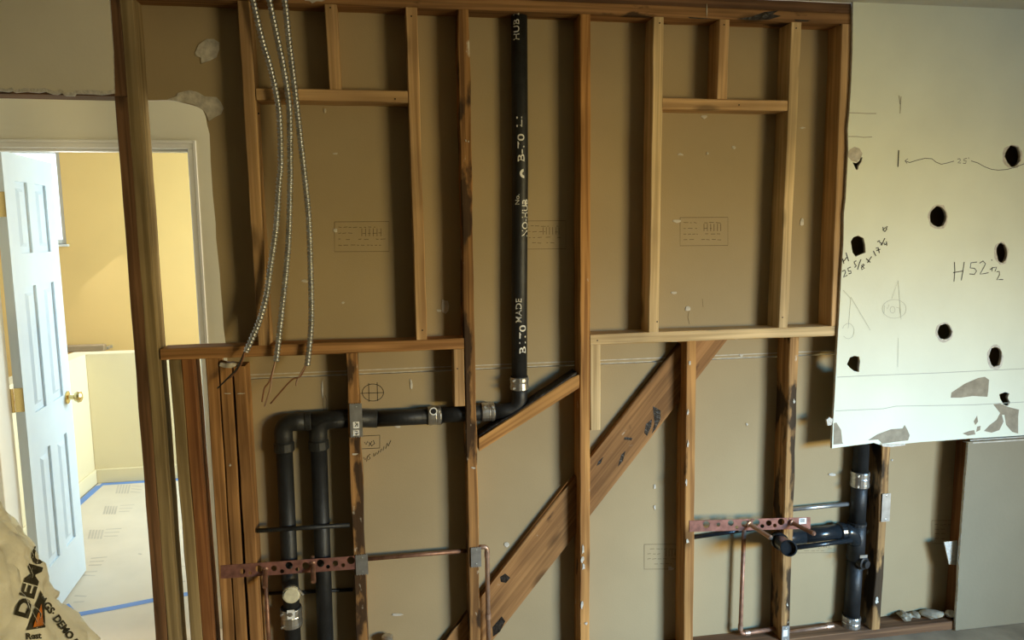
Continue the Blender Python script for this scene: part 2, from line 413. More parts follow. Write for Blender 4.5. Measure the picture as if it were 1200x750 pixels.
# crushed rims and chalk smears round the drilled holes
for i, h in enumerate(HOLES):
    o_ = ell(h[0]-.5, h[1]+.5, h[2]+2.0, h[3]+2.0, i+30, .08, 18)
    slab('hole_rim', o_, FY-.0005, FY-.0001, GYP, wr, holes=[ell(*h, i+3, .09)])
slab('hole_plug', pxs([(993, 183), (995, 176), (1001, 172), (1007, 174), (1010.5, 180), (1008.5, 185), (1004, 190), (998, 188.5)], FY), FY-.001, FY-.0001, PLAST, wr)
def p5(lst, ox, oy): return [(ox+a/5, oy+b_/5) for a, b_ in lst]
for lst in ([(770, 330), (775, 300), (850, 250), (930, 215), (970, 208), (995, 225), (990, 290), (985, 325), (900, 320), (830, 330)],
            [(285, 580), (340, 545), (420, 515), (488, 510), (500, 490), (515, 515), (530, 550), (520, 580), (440, 590), (370, 600), (345, 575)],
            [(83, 605), (86, 480), (100, 475), (128, 520), (135, 590), (140, 600)],
            [(1020, 370), (1060, 365), (1110, 385), (1170, 400), (1165, 440), (1165, 540), (1130, 530), (1095, 490), (1085, 430), (1070, 430), (1080, 470), (1055, 520), (1010, 535), (965, 525), (1000, 490), (1040, 460), (1060, 420)],
            [(840, 540), (880, 525), (908, 520), (915, 545), (870, 552)],
            [(905, 470), (925, 435), (930, 470), (915, 490)], [(925, 500), (945, 495), (942, 520), (920, 530)]):
    slab('bare_patch', pxs(p5(lst, 960, 400), FY), FY-.0006, FY-.0001, TORN, wr)
# score lines, cracks and pencil lines
IY = FY-.0008
strokes('score_line', wpx([[(981, 442), (1020, 440), (1100, 437), (1200, 432)], [(979, 481.5), (1035, 479), (1050, 476), (1140, 474.5), (1200, 471)]], IY), .0022, PENCIL, wr)
strokes('joint_line', wpx([[(1137, 516), (1160, 514.5), (1200, 512)], [(1140, 519), (1175, 517), (1200, 515.5)]], IY), .005, PLAST, wr)
strokes('crack', wpx([[(994, 132), (1005, 132.5), (1015, 133), (1027, 133)], [(994, 160), (1004, 160), (1012, 161), (1022, 160.5)], [(1056, 113), (1055.5, 121), (1054.8, 133)], [(1053.6, 112), (1054.8, 122)]], IY), .0022, TORN, wr)
# marker writing
strokes('handwriting', wpx([[(1053.2, 176), (1052.8, 186), (1052.2, 195.5)]], IY), .0045, INK, wr)
strokes('handwriting', wpx([[(1064, 186), (1060.5, 188.5), (1063, 191.5)], [(1060.5, 188.5), (1066, 190.5), (1074, 188), (1084, 185.5), (1092, 186), (1097, 190), (1103, 192.5), (1110, 191), (1118, 188.8)],
        [(1122, 186.5), (1125, 186), (1125.5, 188), (1122.5, 191), (1126, 191)], [(1133, 185.5), (1129.5, 186.5), (1129.5, 188.3), (1132.5, 188.8), (1131.5, 191.5), (1128.5, 191.2)], [(1135, 184.5), (1135.3, 185.8)],
        [(1138, 188.5), (1146, 191), (1154, 195.5), (1162, 198.5), (1170, 199.4), (1180, 198.6), (1190, 196), (1200, 192)]], IY), .0022, INK, wr)
strokes('handwriting', wpx([[(1118.5, 307), (1119, 318), (1118, 330)], [(1130, 307), (1128.5, 318), (1126.5, 328.5)], [(1117, 319.5), (1123, 318.5), (1129, 317.5)],
        [(1145, 307), (1138, 308), (1137, 314), (1142, 314.5), (1144.5, 317.5), (1142, 321.5), (1136, 321)],
        [(1148, 308.5), (1152, 305.8), (1155, 309), (1152, 315), (1148.5, 321.3), (1154, 320.5), (1158.5, 319.5)],
        [(1162, 304), (1162.6, 305.5)], [(1163, 313), (1162.5, 318)], [(1160, 316), (1164, 313.6), (1168, 313), (1166, 318)], [(1168, 318.5), (1171, 318), (1171.5, 322), (1168, 328), (1172, 327.5), (1175.6, 327.6)]], IY), .0032, INK, wr)
tt = [[(987.5, 303), (989, 309)], [(991.5, 296), (994.5, 306)], [(988, 307), (993, 301)],
      [(987, 318), (990, 316.5), (991, 319), (988.5, 325), (993, 322.5)], [(997, 313), (993.5, 314.5), (994.5, 318), (997, 317.5), (997.5, 320), (994.5, 321)],
      [(1003.5, 305.5), (1001, 307), (1002, 310), (1003.5, 311.5), (1001.5, 313.5)], [(1009, 304), (1007, 309), (1005, 316)], [(1012, 309.5), (1009.5, 311), (1013, 314.5), (1010, 316), (1009.5, 313.5), (1013, 310.5), (1012, 309.5)],
      [(1015, 303), (1020, 307.5)], [(1021.5, 300.5), (1016.5, 308)], [(1023.5, 294), (1026.5, 300)], [(1026.5, 291), (1029, 290), (1030.5, 296.5)], [(1027, 293.8), (1031.5, 292)],
      [(1028, 283.5), (1031, 282), (1031, 284.5), (1033, 284.5), (1032.5, 287.5)], [(1037, 279), (1033, 287.5)], [(1036, 284.5), (1036.8, 287), (1039.5, 285)], [(1038.8, 283), (1039.3, 288)],
      [(1034.5, 266), (1035.5, 268.8), (1037.5, 266.5), (1038.5, 268.2), (1039.8, 265)], [(1034.5, 269), (1037, 271.5), (1039.5, 268)]]
strokes('handwriting', wpx(tt, IY), .0038, INK, wr)
strokes('pencil_mark', wpx([arc_px(1048, 362, 14, 11, 0, 360, 20), [(1045, 350), (1052.5, 329), (1056, 374)], [(1036, 367), (1036.5, 358), (1040, 362), (1042, 357)], arc_px(1046, 363, 3, 4, 0, 360, 8), [(1050, 360), (1054, 361), (1055, 367)],
        [(988, 340), (997, 350), (994, 385)], [(997, 348), (1010, 370), (1020, 387)], arc_px(994, 388, 7, 9, 200, 500, 12), [(1052.5, 396), (1052, 430)]], IY), .0011, PENCIL, wr)
# smudges on the hole edges, drywall flap and bit of loose paper
slab('torn_flap', pxs([(1047, 520.5), (1060, 519.5), (1060, 521.5), (1044, 523.5), (1034, 523), (1031, 519.5)], FY), FY-.004, FY-.001, GYP, wr)
slab('torn_flap', pxs([(968.5, 492), (973, 489), (976, 492), (974.5, 498), (970, 499)], FY), FY, -.003, GYP, wr)
slab('paper_scrap', pxs([(1106, 635), (1121.5, 633.5), (1122, 662), (1112, 661.5)], .02), .018, .022, GYP, wr)

# beige drywall over the doorway at the left
wl = thing('wall_left', 'beige painted drywall over the doorway with a torn lower edge', None, (-1.6, FY, 2.1), kind='structure')
edge = [(-60, 103.5), (0, 106.5), (8, 107.5), (14, 106), (17, 108.2), (30, 107.2), (44, 108.5), (52, 107), (60, 110), (66, 110.5), (72, 108), (76, 112), (86, 112.2), (88, 109.5), (108, 110), (118, 111), (126, 110), (133.3, 109)]
eu = pxs(edge, FY); rx_ = [xz(133.3, 109, FY), xz(132, 60, FY), xz(128.3, 0, FY)]
rx_[-1] = (rx_[-1][0], ZC)
slab('drywall_panel', [(-2.55, ZC), (-2.55, eu[0][1])] + eu + rx_[1:], FY, -.0002, [BEIGE, GYP], wl)
eb = [(a, b_-2.2-random.uniform(0, 2.6)) for a, b_ in edge]
slab('torn_edge', pxs(edge, FY) + pxs(eb[::-1], FY), FY-.0025, FY-.0002, [GYP, GYP], wl)
slab('wall_panel_side', [(-2.55, 0), (-1.75, 0), (-1.75, 2.09), (-2.55, 2.09)], FY, -.0002, [BEIGE, GYP], wl)

# ------------------------------------------------------------------ hall wall with the doorway to the landing
HY = .585
JX, LX = P(261, 729, HY).x, P(16, 500, HY+.119).x-.02
dz = xz(200, 168, HY)[1]
struct(slab('wall_hall', [(-3.4, 0), (LX, 0), (LX, dz), (JX, dz), (JX, 0), (1.0, 0), (1.0, 2.56), (-3.4, 2.56)], HY, HY+.115, HALLW))
tr = thing('trim_1', 'white door frame with thin stop strips', None, (JX, HY, 0), kind='structure')
box('jamb', (JX-.02, HY-.004, 0), (JX, HY+.119, dz-.02), TRIMW, tr, .002)
box('jamb', (LX, HY-.004, 0), (LX+.02, HY+.119, dz-.02), TRIMW, tr, .002)
box('head_jamb', (LX, HY-.004, dz-.02), (JX, HY+.119, dz), TRIMW, tr, .002)
box('door_stop', (JX-.03, HY+.03, 0), (JX-.02, HY+.07, dz-.02), TRIMW, tr, .002)
box('door_stop', (LX+.03, HY+.03, dz-.03), (JX-.03, HY+.07, dz-.02), TRIMW, tr, .002)
box('bead', (JX, HY-.006, 0), (JX+.012, HY, dz+.012), TRIMW, tr, .002)
box('bead', (LX, HY-.006, dz), (JX, HY, dz+.012), TRIMW, tr, .002)
# landing walls
struct(box('wall_hall_end', (-3.5, 0.1, 0), (-3.4, .70, 2.61), ROOM))
struct(box('wall_hall_right', (1.0, .1016, 0), (1.1, .70, 2.61), ROOM))
PYY = 2.70; YW = 3.7
wx0, wx1 = xz(48, 200, YW)[0]-.5, xz(77.5, 280, YW)[0]
wz0, wz1 = xz(75, 286, YW)[1], 2.35
struct(slab('wall_far', [(-4.6, 0), (1.0, 0), (1.0, 2.56), (-4.6, 2.56)], YW, YW+.12, YELL,
            holes=[[(wx0, wz0), (wx1, wz0), (wx1, wz1), (wx0, wz1)]]))
struct(box('wall_landing_left', (-4.6, .7, 0), (-4.5, YW, 2.56), YELL))
wlr = slab('wall_landing_right', [(.70, 0), (YW, 0), (YW, 2.56), (.70, 2.56)], 0, .1, YELL, holes=[[(1.6, .85), (3.0, .85), (3.0, 2.15), (1.6, 2.15)]])
wlr.rotation_euler = (0, 0, math.radians(90)); wlr.location = (.20, .70, 0); struct(wlr)
wd = thing('window_1', 'bright landing window with a white frame', None, (wx1, YW, wz0), kind='structure')
box('window_frame', (wx1-.035, YW+.02, wz0), (wx1, YW+.08, wz1), TRIMW, wd, .003)
box('window_frame', (wx0, YW+.02, wz0), (wx0+.035, YW+.08, wz1), TRIMW, wd, .003)
box('window_frame', (wx0+.035, YW+.02, wz1-.035), (wx1-.035, YW+.08, wz1), TRIMW, wd, .003)
box('window_frame', (wx0+.035, YW+.02, wz0), (wx1-.035, YW+.08, wz0+.035), TRIMW, wd, .003)
box('pane', (wx0+.03, YW+.045, wz0+.03), (wx1-.03, YW+.05, wz1-.03), GLASS, wd)
box('window_sill', (wx0-.02, YW-.03, wz0-.02), (wx1+.02, YW+.09, wz0), TRIMW, wd, .003)
# half wall round the stair
hz = xz(160, 413, PYY)[1]; hx = G(113, 566).x
hw = thing('wall_half', 'cream half wall with a rounded cap round the stair', None, (hx, PYY, 0), kind='structure')
box('half_wall_run', (hx, PYY, 0), (.19, PYY+.12, hz), CREAM, hw, .004)
box('half_wall_run', (hx-.12, 1.35, 0), (hx, PYY+.12, hz), CREAM, hw, .004)
bb = thing('baseboard_half', 'cream baseboard along the half wall', None, (hx, PYY, 0), kind='structure')
box('board', (hx+.012, PYY-.012, 0), (.19, PYY, .10), CREAM, bb, .004)
box('board', (hx, 1.35, 0), (hx+.012, PYY, .10), CREAM, bb, .004)

# ------------------------------------------------------------------ panel door standing open into the landing
H0 = P(20.5, 385, .715); Fp = G(101, 668, .012)
H0 = Vector((H0.x, .715, 0)); Fp = Vector((Fp.x, Fp.y, 0))
dwid = (Fp-H0).length; dth = .035; dht = 2.012
dr = thing('door_1', 'white six-panel door standing open, with a brass knob and hinges', None, (H0.x, H0.y, .012), kind='structure')
ux = (Fp-H0).normalized(); uy = Vector((ux.y, -ux.x, 0))     # uy points out of the face turned to the camera
def DL(u, n, z): return H0 + ux*u + uy*n + Vector((0, 0, .012+z))
def dbox(name, u0, u1, n0, n1, z0, z1, mat, parent, bev=0.0, taper=0.0):
    bm = bmesh.new(); vs = []
    for n_, t in ((n0, 0.0), (n1, taper)):
        vs.append([bm.verts.new(DL(a, n_, c)) for a, c in ((u0+t, z0+t), (u1-t, z0+t), (u1-t, z1-t), (u0+t, z1-t))])
    bm.faces.new(vs[0]); bm.faces.new(vs[1])
    for k in range(4): bm.faces.new((vs[0][k], vs[0][(k+1) % 4], vs[1][(k+1) % 4], vs[1][k]))
    if bev: bmesh.ops.bevel(bm, geom=bm.edges[:], offset=bev, segments=1, affect='EDGES')
    return bm_obj(name, bm, mat, parent, loc=DL(u0, n0, z0))
st = .105; mu = .085; pw = (dwid-2*st-mu)/2
rows = [(.22, .74), (.92, 1.46), (1.60, 1.90)]
zr = [(0, .22), (.74, .92), (1.46, 1.60), (1.90, dht)]
dbox('door_stile', 0, st, -dth, 0, 0, dht, DOORW, dr); dbox('door_stile', dwid-st, dwid, -dth, 0, 0, dht, DOORW, dr)
for a, c in zr: dbox('door_rail', st, dwid-st, -dth, 0, a, c, DOORW, dr)
for a, c in rows:
    dbox('door_mullion', st+pw, st+pw+mu, -dth, 0, a, c, DOORW, dr)
    for u in (st, st+pw+mu):
        pn = dbox('door_panel', u, u+pw, -dth+.008, -.010, a, c, DOORW, dr)
        dbox('raised_field', u+.028, u+pw-.028, -.010, -.002, a+.028, c-.028, DOORW, pn, taper=.014)
kz = .90
kb = lathe('door_knob', DL(dwid-.06, 0, kz), uy, [(0, .031), (.006, .031), (.010, .012), (.030, .011), (.036, .022), (.048, .028), (.060, .026), (.066, .014), (.067, .001)], BRASS, dr)
lathe('door_knob', DL(dwid-.06, -dth, kz), -uy, [(0, .031), (.006, .031), (.010, .012), (.030, .011), (.036, .022), (.048, .028), (.060, .026), (.066, .014), (.067, .001)], BRASS, dr)
for z in (.25, 1.0, 1.80):
    hg = dbox('hinge', -.003, -.0005, -.034, -.001, z-.05, z+.05, BRASS, dr)
    lathe('hinge_pin', DL(-.006, -.040, z-.05), (0, 0, 1), [(0, .006), (.1, .006)], BRASS, hg, 10)

# landing floor protection
fp = box('floor_paper', (hx+.02, .12, .0005), (.18, PYY-.015, .003), FLPAP)
tag(fp, 'printed protection paper laid over the landing floor beyond the doorway', 'floor paper')
def f4(lst): return [[G(a/3.947, 560+b_/3.947, .0036) for a, b_ in l] for l in lst]
def bars(x0, y0, x1, y1, n):
    return [[(x0+(x1-x0)*k/n, y0), (x0+(x1-x0)*k/n-10, y1)] for k in range(n+1)]
ink = bars(548, 32, 600, 72, 4) + [[(610, 36), (655, 40)], [(606, 50), (655, 54)], [(602, 64), (650, 68)]]
ink += bars(490, 130, 540, 168, 4) + [[(556, 128), (622, 124)], [(552, 142), (612, 140)], [(550, 156), (600, 154)]]
ink += bars(420, 240, 476, 282, 4) + [[(490, 238), (562, 234)], [(484, 254), (552, 250)], [(480, 270), (545, 268)]]
ink += [[(420, 372), (495, 366)], [(415, 388), (480, 384)], [(410, 404), (470, 402)], [(385, 436), (450, 432)], [(380, 450), (440, 452)], [(345, 545), (400, 548)], [(340, 575), (390, 572)]]
ink += [[(640, 350), (655, 354)], [(820, 300), (832, 300)], [(840, 410), (856, 408)], [(838, 480), (858, 478)]]
strokes('printed_lettering', f4(ink), .011, FLINK, fp, (0, 0, 1))['kind'] = 'stuff'
def tapestrip(pts, w, label):
    o = strokes('painters_tape', [pts], w, TAPE, None, (0, 0, 1)); sol = o.modifiers.new('t', 'SOLIDIFY'); sol.thickness = .0006
    return tag(o, label, 'tape')
tapestrip([Vector((hx+.045, PYY-.04, .0042)), Vector((-.6, PYY-.04, .0042)), Vector((.15, PYY-.04, .0042))], .045, 'blue masking tape along the foot of the far half wall')
tapestrip([Vector((hx+.045, 1.4, .0042)), Vector((hx+.045, PYY-.065, .0042))], .045, 'blue masking tape along the floor beside the return of the half wall')
tapestrip([G(66, 727, .0042), G(80, 722, .0042), G(135, 712, .0042), G(185, 702, .0042), G(230, 694, .0042), G(256, 690, .0042)], .04, 'blue masking tape strip crossing the paper just inside the doorway')
tapestrip([G(72, 710, .0048), G(82, 722, .0048)], .06, 'short scrap of blue masking tape beside the bottom of the open door')
hr = box('stair_handrail', (P(60, 408, 3.6).x, 3.55, P(100, 411.5, 3.6).z), (P(125, 408, 3.6).x, 3.61, P(100, 403.5, 3.6).z), RAILW, None, .008)
tag(hr, 'brown wooden stair rail on the yellow wall above the half wall', 'handrail')
for k in (.12, .5):
    lo = hr.location
    box('rail_bracket', (lo.x+k-.3-.01, 3.60, lo.z-.02), (lo.x+k-.3+.01, 3.70, lo.z+.0), STEEL, hr)

# ================================================================== STUD FRAME
fr = thing('stud_frame', 'open stud wall frame of brown lumber with sills, headers and diagonal brace', 'wall frame', (.7, .045, 0))
ZT = 2.4222; BP = .038
def hb(name, x0, x1, z, mat, y0=0.0, y1=DEP, w=.0381): return board(name, (x0, z), (x1, z), w, y0, y1, mat, fr)
hb('top_plate', -2.5, 4.6, 2.4413, WD['plate']); hb('top_plate', -2.5, 4.6, 2.4786, WD['dark'], w=.0365)
hb('bottom_plate', -.74, 4.6, .019, WD['dark'])
# doorway post at the left
def vst(x, z0, z1, mat, name='stud', rag=.0012, w=.0381): return board(name, (x[0] if isinstance(x, tuple) else x, z0), (x[1] if isinstance(x, tuple) else x, z1), w, 0, DEP, mat, fr, rag)
vst((-.812, -.815), 0, 2.118, WD['dark']); vst((-.815, -.819), 2.12, ZT, WD['dark'])
vst((-.773, -.780), 0, ZT, WD['grey'])
hb('door_header', -1.75, -.835, 2.165, WD['dark'], w=.09)
zsl = (P(187, 414.5).z+P(545, 404).z)/2; zsr = (P(693, 399.5).z+P(979, 386.3).z)/2
hb('window_sill_plate', -.752, .2555, zsl, WD['fir']); hb('window_sill_plate', .7165, 1.7235, zsr, WD['pale'])
SLt, SLb, SRt, SRb = zsl+.0192, zsl-.0192, zsr+.0192, zsr-.0192
# upper studs
vst((-.423, -.430), SLt, ZT, WD['mid']); vst((.108, .102), SLt, ZT, WD['mid'])
vst((.958, .962), SRt, ZT, WD['pale']); vst((1.474, 1.486), SRt, ZT, WD['pale']); vst((1.692, 1.686), SRt, ZT, WD['mid'])
zhl = (P(298, 109).z+P(477, 114.2).z)/2; zhr = (P(778, 122).z+P(925, 123).z)/2
hb('header', -.405, .083, zhl, WD['mid']); hb('header', .980, 1.461, zhr, WD['mid'])
stud((387, 2), (392.5, 104), WD['mid'], fr, ztop=ZT, zbot=zhl+.0192, name='cripple_stud')
stud((849.5, 23), (846, 115), WD['mid'], fr, ztop=ZT, zbot=zhr+.0192, name='cripple_stud')
# full-height and lower studs
vst((.277, .275), BP, ZT, WD['stain'], rag=.0022); vst(.697, BP, ZT, WD['orange'])
vst((1.117, 1.106), BP, SRb, WD['orange']); vst((1.528, 1.521), BP, SRb, WD['mould'], rag=.0025)
vst((1.934, 1.944), BP, ZT, WD['mould'], rag=.003); vst(2.345, BP, ZT, WD['red'])
for x in (2.75, 3.16, 3.56, 3.97, 4.38): vst(x, BP, ZT, WD['fir'])
vst((-.139, -.131), BP, SLb, WD['stain'], rag=.004)
vst((-.696, -.709), BP, SLb, WD['grey']); vst((-.657, -.670), BP, SLb, WD['red'])
vst(-.593, BP, SLb, WD['fir']); zb = P(264, 430).z
vst(-.5505, BP, zb, WD['fir']); vst((-.502, -.506), BP, zb, WD['fir'])
# blocks
zk = P(540, 476).z; vst(.2365, zk, SLb, WD['mid'], 'block')
zk = P(698, 504).z; vst(.7358, zk, SRb, WD['pale'], 'block')
slab('fire_block', [xz(561.5, 514), xz(561.5, 529), xz(679, 454.5), xz(679, 439.7)], 0, .086, WD['orange'], fr, ang=math.radians(-59))
# diagonal brace, one length between each pair of studs
T1, T2, B1, B2 = xz(576, 684, .055), xz(786, 418, .055), xz(578.5, 749, .055), xz(816, 444.6, .055)
tz = lambda x: T1[1]+(T2[1]-T1[1])*(x-T1[0])/(T2[0]-T1[0])
bz = lambda x: B1[1]+(B2[1]-B1[1])*(x-B1[0])/(B2[0]-B1[0])
bx_ = lambda z: B1[0]+(B2[0]-B1[0])*(z-B1[1])/(B2[1]-B1[1])
tx_ = lambda z: T1[0]+(T2[0]-T1[0])*(z-T1[1])/(T2[1]-T1[1])
an = math.atan2(-(T2[0]-T1[0]), T2[1]-T1[1])
def bracepiece(pts): return slab('diagonal_brace', pts, .055, .0886, WD['brace'], fr, ang=an)
x0, x1 = .2965, .6775; bracepiece([(x0, bz(x0)), (x1, bz(x1)), (x1, tz(x1)), (x0, tz(x0))])
x0, x1 = .7165, 1.088; zz = min(tz(x1), SRb-.001); bracepiece([(x0, bz(x0)), (x1, bz(x1)), (x1, zz), (tx_(zz), zz), (x0, tz(x0))])
x0 = 1.128; zz = SRb-.001; bracepiece([(x0, bz(x0)), (bx_(zz), zz), (x0, zz)])
x1 = .2555; zz = BP+.002; bracepiece([(x1, tz(x1)), (x1, max(zz, bz(x1))), (bx_(zz), zz), (tx_(zz), zz)])
# tar paper scraps lying on the sloped block
tp = []
for k in range(15): t = k/14; a = P(562+115*t, 513.5-74*t); tp.append((a.x, a.z+.0015))
tq = [(a, b_+random.uniform(.003, .007)) for a, b_ in tp[::-1]]
o = slab('tar_paper', tp+tq, .012, .082, DARKB); tag(o, 'crumpled black tar paper lying on the sloped block under the vent pipe bend', 'paper')
for pts in ([(765, 476), (769, 478), (774, 481), (774, 491), (768, 503), (764, 508), (767, 496)], [(757, 497), (764, 491), (763, 500), (758, 511), (755, 507)], [(732, 512), (741, 513), (740, 516), (731, 515)],
            [(728, 533), (733, 528), (730, 540), (724, 547)], [(586, 676), (592, 672), (598, 677), (593, 683), (587, 682)], [(577, 735), (588, 722), (592, 728), (586, 740), (578, 746)], [(701, 541), (707, 535), (704, 543), (699, 546)]):
    slab('gouge', pxs(pts, .055), .0542, .0549, DARKB, fr)
for pts in ([(862, 22.5), (880, 20), (895, 14.5), (912, 12.5), (905, 17), (915, 19), (900, 23.5), (880, 24)], [(806, 20), (818, 21), (835, 22), (822, 22.6), (808, 21.6)], [(930, 23), (950, 24), (945, 25.5), (932, 25)]):
    slab('mould_stain', pxs(pts, 0), -.0032, -.0026, DARKB, fr)
for x_, y_, rx, ry in ((683, 644, 1.6, 6), (682.5, 655, 2.4, 5), (683.5, 664, 2.2, 4), (682, 708, 1.8, 6), (687, 730, 2, 2), (555, 548, 4, 1.2), (808, 425, 1.6, 3), (806, 483, 1.4, 4), (806, 520, 1.2, 5), (804, 565, 1.4, 4), (805.5, 634, 2, 3), (930, 470, 1.6, 3), (546, 165, 1.4, 1.3), (549, 166, 1.2, 1.2), (267, 461, 6, .8), (283, 461, 5, .8), (270, 545, 1.5, 2), (922, 708, 1.4, 2), (1027, 703, 2.6, 4), (416, 532, 5, 1.2), (828, 11, .8, 9), (368, 0, 14, 4)):
    slab('paint_smear', blob(x_, y_, rx*.75, ry*.8, 11, .4, int(x_), 0), -.0034, -.0026, PLAST, fr)
# nail heads in the newer lumber
for i, (a, c) in enumerate([(482, 19), (387, 9), (773, 27), (848.5, 29), (933, 33), (985, 29), (301, 10), (700, 399), (536, 432), (303, 133), (917, 372), (770, 377), (495, 387), (463, 116), (866, 123)]):
    p = P(a, c); lathe('nail_head', p+Vector((0, -.001, 0)), (0, 1, 0), [(0, .0028), (.004, .0030)], DARKB, fr, 8)
# plaster lumps on the cut stud tops
slab('plaster_lump', pxs([(257, 429), (258, 425), (264, 427), (270, 426.5), (275, 429.5), (271, 431.5), (262, 431)], -.004), -.004, .05, PLAST, wall)

# marks on the paper back of the drywall
SY = BK-.0006
def stamp(x0, y0, x1, y1, w=.0019):
    L = [[(x0, y0), (x1, y0-.4), (x1, y1-.4), (x0, y1), (x0, y0)]]
    rnd = random.Random(int(x0*7+y0)); W_, H_ = x1-x0, y1-y0
    for r_ in range(4):
        y = y0+H_*(.18+.2*r_); x = x0+W_*.07
        while x < x1-W_*.12:
            l = rnd.uniform(1.5, 6)
            if rnd.random() < .75: L.append([(x, y+rnd.uniform(-.4, .4)), (min(x+l, x1-2), y+rnd.uniform(-.4, .4))])
            x += l+rnd.uniform(1, 3)
    for k in range(6):
        x = x0+W_*(.5+.07*k); L.append([(x, y0+H_*.22), (x, y0+H_*.48)])
    o = strokes('printed_stamp', wpx(L, SY), w, STAMP, wall)
    return o
stamp(392, 260, 456, 295); stamp(610, 259, 663, 292); stamp(797, 255, 853, 288); stamp(755, 638, 806, 667); stamp(1092, 610, 1140, 637); stamp(935, 636, 978, 648, .0014)
stamp(745, 620, 803, 640, .0009) if False else None
strokes('handwriting', wpx([arc_px(437, 460, 12.5, 10, 0, 360, 22), [(432, 449), (432.5, 471)], [(442, 448), (442.5, 470)], [(422, 461), (450, 460)]], SY), .0022, INK, wall)
strokes('handwriting', wpx([[(424, 511), (445, 510), (445, 525), (424, 526)], [(427, 518), (429, 521), (431, 517)], [(432, 518), (436, 523)], [(436, 517), (432, 523)], [(437.5, 516), (439, 520), (436, 522)],
        [(426, 536), (428, 539), (431, 534), (429.5, 541)], [(434, 532), (431.5, 534), (434, 537), (431.5, 539)], [(438, 531), (438, 535), (440, 533), (441, 530), (442.5, 532.5), (444, 528), (445.5, 530), (447, 526), (449, 528), (450, 523), (452, 526), (454, 519), (455, 523), (458, 516)]], SY), .0022, INK, wall)
for pts in ([(229, 62), (233, 53), (238, 49), (243, 46), (251, 46), (257, 50), (257, 58), (254, 67), (247, 71), (240, 73), (236, 75), (236, 68), (230, 66)],
            [(196, 117), (207, 113), (209, 109), (222, 106), (232, 108), (240, 113), (254, 114), (259, 120), (262, 127), (259, 134), (251, 138), (245, 142), (242, 134), (238, 128.5), (228, 123), (216, 120)],
            ):
    slab('plaster_smear', pxs(pts, BK), BK-.004, BK-.0002, PLAST, wall)
k = 0
for (x, y, rx, ry) in [(393, 270, 2.6, 2), (357, 329.5, 3.2, 2), (393, 180, 3, 1.2), (402, 355, 2.2, 1.2), (522, 358, 4, 8), (514, 364, 3, 1.4), (825, 137, 4, 2.5), (797, 181, 3.8, 1.3), (829, 180, 1.5, 1.6), (860, 173, 2, 2), (793, 259, 5, 1.8), (789, 343, 4, 1.4), (806, 361, 3.4, 3), (939.5, 260, 2.4, 4), (940, 150, 3, 1), (381, 130, 1.5, 3), (378, 455, 1, 9), (466, 499, 4, 2.5), (482, 450, 1.5, 6), (465, 720, 6, 1.2), (975, 556, 5, 1.4), (865, 396, 4, 2), (868, 416, 2, 1.5), (767, 570, 1, 3), (767, 594, 1, 2.5), (786, 666, 3.5, 2.4), (875, 497, 1.4, 1.3), (594, 638, 4, 3), (1045, 539, 1, 1)]:
    k += 1; slab('paper_nick', blob(x, y, rx, ry, 8, .35, k, BK), BK-.003, BK-.0002, PLAST, wall)
strokes('paper_scuff', wpx([[(379, 460), (378.5, 475), (380, 482)], [(381, 463), (383, 470), (382, 484)], [(823, 350), (824, 360)], [(808, 362), (806, 372), (808, 380)], [(460, 720), (466, 719)]], SY), .0016, STAMP, wall)

# ================================================================== DRAIN PIPES
PYc = .047
def coupling(p, d, r, parent, ln=.054):
    """shielded coupling: rubber sleeve, steel band, two clamps with screws"""
    d = Vector(d).normalized(); p = Vector(p)-d*ln/2
    s = lathe('coupling', p, d, [(0, r+.003), (ln, r+.003)], RUBBER, parent)
    lathe('steel_band', p+d*.004, d, [(0, r+.0045), (.002, r+.0055), (ln*.45, r+.0046), (ln*.5, r+.006), (ln*.55, r+.0046), (ln-.010, r+.0055), (ln-.008, r+.0045)], STNL, s)
    for t in (.010, ln-.016):
        lathe('clamp', p+d*t, d, [(0, r+.0065), (.007, r+.0065)], STNL, s)
        side = d.cross(Vector((0, 1, 0))).normalized()
        if side.length < .1: side = Vector((1, 0, 0))
        q = p+d*(t+.0035)+Vector((0, -1, 0))*(r*.75)+side*(r*.85)
        lathe('clamp_screw', q-Vector((0, .010, 0))+side*.002, Vector((0, 1, 0)), [(0, .0045), (.016, .0045)], STEEL, s, 6)
    return s
r2 = .0285
dp = thing('drain_pipe', 'black cast-iron vent and drain line bending from the tall lettered pipe to two risers', 'pipe', (-.37, PYc, 0))
vx = .469; zc = P(607, 449, PYc).z; zh = P(575, 482.5, PYc).z
hxr = P(572, 481.5, PYc).x; hxm = P(509, 485, PYc).x
zh2 = P(440, 491, PYc).z; zhm = (zh+zh2)/2
R_ = .085
vp = tube('pipe', [(vx+.004, PYc, 2.42), (vx+.003, PYc, 1.9), (vx-.004, PYc, 1.5), (vx-.008, PYc, zc+.001)], r2, IRON, dp, 24)
vxb = vx-.008
coupling((vxb, PYc, zc), (0, 0, 1), r2, dp)
el = fillet([(vxb, PYc, zc-.001), (vxb, PYc, zh), (hxr, PYc, zh)], .115, 12)
tube('elbow', el, r2, IRON, dp, 24)
coupling((hxr-.001, PYc, zh), (1, 0, 0), r2, dp)
tube('pipe', [(hxr-.002, PYc, zh), (hxm+.001, PYc, zh-.004)], r2, IRON, dp, 24)
coupling((hxm, PYc, zh-.004), (1, 0, 0), r2, dp)
x2 = -.262; x1_ = -.380
tube('pipe', [(hxm-.001, PYc, zh-.005), (-.06, PYc, zh2)], r2, IRON, dp, 24)
lathe('collar', (hxm+.03-.055, PYc, zh-.004), (1, 0, 0), [(0, r2+.001), (.03, r2+.001)], IRON, dp) if False else None
zt = P(374, 493, PYc).z
tube('sanitary_tee', fillet([(-.055, PYc, zh2), (-.17, PYc, zt+.004), (-.30, PYc, zt)], .2, 4), r2+.003, IRON, dp, 24)
